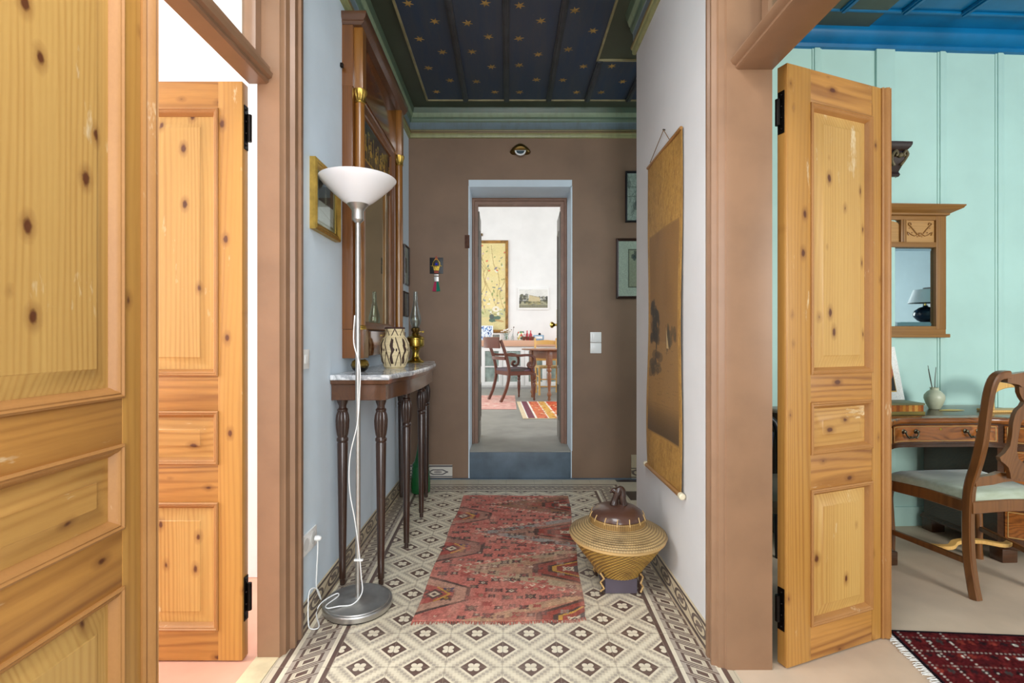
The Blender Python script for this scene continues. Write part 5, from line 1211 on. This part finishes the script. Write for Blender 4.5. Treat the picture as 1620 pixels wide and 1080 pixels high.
# scroll arm chair
ac = thing('scroll_armchair', 'mahogany scroll arm dining chair with striped seat in the kitchen', 'chair', (-.16, 7.36, KZ + .003), math.atan2(.47, .88) - PI / 2)
kw = M['kit_mahogany']
for s in (-1, 1):
    P = smooth([(s * .20, -.05, 0), (s * .205, .02, .14), (s * .21, .07, .30), (s * .212, .085, .44), (s * .214, .06, .58), (s * .216, .01, .74), (s * .218, -.04, .86), (s * .218, -.06, .91)], 3)
    MB().tube(P, 0, rect=(.032, .042), up=(0, 1, .1)).build('back_leg', kw, ac)
    MB().lathe([(.012, 0), (.018, .02), (.013, .04), (.015, .06), (.024, .16), (.026, .24), (.018, .27), (.026, .285), (.026, .30), (.019, .315), (.026, .33), (.028, .40), (.024, .41)], s * .235, .50, 0, 18).build('front_leg', kw, ac)
    arm = smooth([(s * .216, .01, .70), (s * .23, .10, .685), (s * .245, .24, .68), (s * .25, .38, .685), (s * .25, .47, .66), (s * .25, .50, .59), (s * .25, .48, .52), (s * .25, .42, .50), (s * .25, .385, .535), (s * .25, .41, .57), (s * .25, .435, .555)], 4)
    MB().tube(arm, 0, rect=[(.036, .042)] * len(arm), up=(s, 0, 0)).build('arm', kw, ac)
    MB().tube(smooth([(s * .245, .46, .52), (s * .245, .45, .47), (s * .24, .47, .43)], 3), .018, 10).build('arm_support', kw, ac)
    MB().tube([(s * .212, .08, .415), (s * .235, .50, .415)], 0, rect=(.026, .06), up=(0, 0, 1)).build('seat_rail', kw, ac)
MB().tube([(-.212, .085, .415), (.212, .085, .415)], 0, rect=(.026, .06), up=(0, 0, 1)).build('seat_rail', kw, ac)
MB().tube([(-.235, .50, .415), (.235, .50, .415)], 0, rect=(.026, .06), up=(0, 0, 1)).build('seat_rail', kw, ac)
tr_ = [(x * .255, -.085 - .05 * (1 - x * x)) for x in np.linspace(-1, 1, 13)]
MB().loops([[(x, y, .79), (x, y - .022, .79), (x, y - .036, .95), (x, y - .016, .955)] for x, y in tr_], True, True, True).build('top_rail', kw, ac)
MB().tube([(x * .21, .02 - .03 * (1 - x * x), .64) for x in np.linspace(-1, 1, 9)], 0, rect=(.022, .05), up=(0, 0, 1)).build('cross_rail', kw, ac)
m, nt, b = new_mat('striped_cushion'); X_, Y_, Z_ = sep(nt, coords(nt))
cst = mixc(nt, (X_ * 22.0).fract().lt(.35), (86, 78, 74), (112, 92, 108)); nt.links.new(cst, b.inputs['Base Color']); b.inputs['Roughness'].default_value = .9
so_ = [(-.205, .08), (-.232, .50), (0, .515), (.232, .50), (.205, .08)]
MB().loops([[(x * f, .3 + (y - .3) * f, z) for x, y in so_] for f, z in ((1, .43), (1.03, .445), (1.02, .47), (.95, .485), (.6, .493))], True, True, True).build('seat', m, ac)

# table
hd_ = math.atan2(.47, .88)
tb_ = thing('dining_table', 'brown oval topped dining table on turned legs in the kitchen', 'table', (.92, 7.80, KZ), hd_)
ov = [(.72 * (1 if math.cos(a) > 0 else -1) * abs(math.cos(a)) ** .6, .45 * (1 if math.sin(a) > 0 else -1) * abs(math.sin(a)) ** .75) for a in np.linspace(0, 2 * PI, 49)[:-1]]
MB().loops([[(x * f, y * f, z) for x, y in ov] for f, z in ((.975, .755), (1, .76), (1, .772), (.985, .778))], True, True, True).build('table_top', M['kit_walnut'], tb_)
MB().box(-.50, .50, -.27, .27, .63, .757, .003).build('apron', M['kit_walnut'], tb_)
for sx in (-1, 1):
    for sy in (-1, 1):
        MB().lathe([(.018, 0), (.026, .02), (.018, .05), (.03, .08), (.034, .10), (.022, .13), (.02, .16), (.03, .30), (.034, .40), (.024, .43), (.036, .45), (.036, .47), (.026, .49), (.036, .51), (.024, .53)], sx * .475, sy * .245, 0, 20).box(sx * .475 - .036, sx * .475 + .036, sy * .245 - .036, sy * .245 + .036, .53, .756, .003).build('leg', M['kit_walnut'], tb_)
# pine ladder back chairs
def ladder_chair(label, loc, rz):
    t = thing('ladder_back_chair', label, 'chair', loc, rz, 'pine chairs at the kitchen table'); w = M['yellow_pine']
    for s in (-1, 1):
        MB().tube([(s * .18, 0, 0), (s * .185, .0, .45), (s * .19, -.05, .92)], .017, 10).ball((s * .19, -.05, .925), .02, 8).build('back_post', w, t)
        MB().tube([(s * .205, .38, 0), (s * .205, .38, .46)], .018, 10).build('front_leg', w, t)
        for z in (.16, .30): MB().tube([(s * .18, 0, z), (s * .205, .38, z)], .010, 8).build('rung', w, t)
    for z in (.14, .26): MB().tube([(-.205, .38, z), (.205, .38, z)], .010, 8).build('rung', w, t)
    for z in (.58, .72, .86):
        MB().loops([[(x, -.012 - (z - .45) * .1 - .03 * (1 - (x / .19) ** 2), z - .03), (x, -.03 - (z - .45) * .1 - .03 * (1 - (x / .19) ** 2), z - .03), (x, -.03 - (z - .45) * .1 - .03 * (1 - (x / .19) ** 2), z + .02 + .03 * (1 - (x / .19) ** 2)), (x, -.012 - (z - .45) * .1 - .03 * (1 - (x / .19) ** 2), z + .02 + .03 * (1 - (x / .19) ** 2))] for x in np.linspace(-.188, .188, 9)], True, True, True).build('slat', w, t)
    MB().box(-.215, .215, -.01, .40, .44, .475, .014).build('seat', paint('rush_seat', (214, 184, 126), .9, .2, 30), t)
    return t
ladder_chair('pine ladder back chair behind the kitchen table facing the hall', (.66, 8.48, KZ), PI + .15)
ladder_chair('pine ladder back chair tucked in at the right side of the kitchen table', (1.75, 8.2, KZ), PI * .5 + hd_)
# rugs
cv = Canvas(1.75, 1.6, .014, (226, 178, 166)); cv.cloud(12, (206, 140, 130), .8).cloud(20, (236, 206, 190), .7)
for r in range(7):
    for k in range(14):
        x, y = .06 + k * .126, .12 + r * .22; cv.poly([(x, y - .06), (x + .05, y), (x, y + .06), (x - .05, y)], random.choice([(214, 150, 140), (232, 206, 192), (196, 140, 130)]), .7)
cv.rect(0, 2, 0, .05, (206, 150, 140)).rect(0, 2, .07, .085, (240, 222, 206)).speckle(.06)
rg = thing('pink_rug', 'faded pink patterned rug under the armchair in the kitchen', 'rug', (-1.6, 6.46, KZ))
grid_obj('rug_pile', cv, lambda a, h: (a * 1.71, h * 1.58, .003), M['rugmat'], rg, lambda a, h: (a * 1.71, h * 1.58, .0005))
cv = Canvas(1.3, 1.5, .012, (206, 104, 70))
x = 0
for wd, col in ((.06, (226, 206, 172)), (.012, (250, 246, 236)), (.085, (128, 84, 92)), (.02, (246, 236, 222)), (.13, (214, 124, 92)), (.02, (246, 236, 222)), (.10, (214, 168, 92)), (.02, (244, 226, 206)), (.16, (210, 100, 70)), (.03, (170, 60, 60)), (.14, (214, 124, 80)), (.02, (244, 226, 206)), (.10, (128, 84, 92)), (.6, (206, 104, 70))):
    cv.rect(x, x + wd, 0, 2, col); x += wd
for k in range(260): cv.ell(random.uniform(.18, 1.3), random.uniform(0, 1.5), .016, .022, random.choice([(232, 206, 160), (150, 56, 60), (226, 140, 60), (190, 80, 60)]), .8)
cv.rect(0, 1.3, 0, .03, (226, 206, 172)).speckle(.08)
sr = thing('striped_rug', 'orange and purple striped woven rug at the right of the kitchen floor', 'rug', (.125, 5.70, KZ))
def sk2(a, h): return (.047 * (1 - h) + a * 1.25, h * 1.53)
grid_obj('rug_weave', cv, lambda a, h: (*sk2(a, h), .007), M['rugmat'], sr, lambda a, h: (*sk2(a, h), .0005))
# ================================================================== LIGHT + CAMERA
def area(name, loc, target, sx, sy, power, col=(1, 1, 1)):
    l = bpy.data.lights.new(name, 'AREA'); l.shape = 'RECTANGLE'; l.size = sx; l.size_y = sy; l.energy = power; l.color = col
    o = bpy.data.objects.new(name, l); COL.objects.link(o); o.location = loc
    o.rotation_euler = (Vector(target) - Vector(loc)).to_track_quat('-Z', 'Y').to_euler(); return o
area('front_window_light', (.32, -2.12, 1.75), (-.5, 2.5, 1.4), .8, 2.2, 90, (.93, .97, 1.0))
area('hall_overhead_fill', (-.3, .4, 3.02), (-.3, .4, 0), .9, 1.3, 44, (.95, .98, 1.0))  # overhead fill added to brighten floor and walls, no known lamp there
area('left_room_window_light', (-3.95, 1.15, 1.8), (-1.2, 1.2, 1.3), 2.0, 1.6, 165, (.97, .99, 1.0))
area('right_room_window_light', (3.4, -1.55, 1.65), (3.6, 3.0, 1.1), 1.6, 1.6, 150, (1.0, 1.0, .95))
area('kitchen_window_left', (-2.95, 6.9, 2.1), (.3, 7.6, 1.4), 3.2, 1.9, 95, (.95, .98, 1))
area('kitchen_window_right', (3.55, 6.9, 2.1), (.3, 7.6, 1.4), 3.2, 1.9, 95, (.95, .98, 1))
area('passage_fill', (2.15, 3.65, 1.8), (-.8, 3.2, 1.5), .7, 1.6, 11, (.86, .93, 1.0))  # added fill for the far left wall, no known window in the passage
w = bpy.data.worlds.new('sky'); scene.world = w; w.use_nodes = True
bg = w.node_tree.nodes['Background']; bg.inputs[0].default_value = (.8, .9, 1, 1); bg.inputs[1].default_value = .6
cam = bpy.data.cameras.new('camera'); cam.sensor_width = 36; cam.lens = 36 * F_PX / 1620
cam.shift_x = (810 - PX0) / 1620; cam.shift_y = (PY0 - 540) / 1620; cam.clip_start = .05
co = bpy.data.objects.new('camera', cam); COL.objects.link(co); co.location = (0, 0, CAM_H); co.rotation_euler = (PI / 2, 0, 0)
scene.camera = co
vs_ = scene.view_settings; vs_.view_transform = 'Standard'; vs_.look = 'None'; vs_.gamma = 1; vs_.exposure = 0.06; vs_.use_curve_mapping = False
scene.cycles.max_bounces = 10; scene.cycles.diffuse_bounces = 6
try:
    scene.cycles.use_denoising = True
except Exception: pass
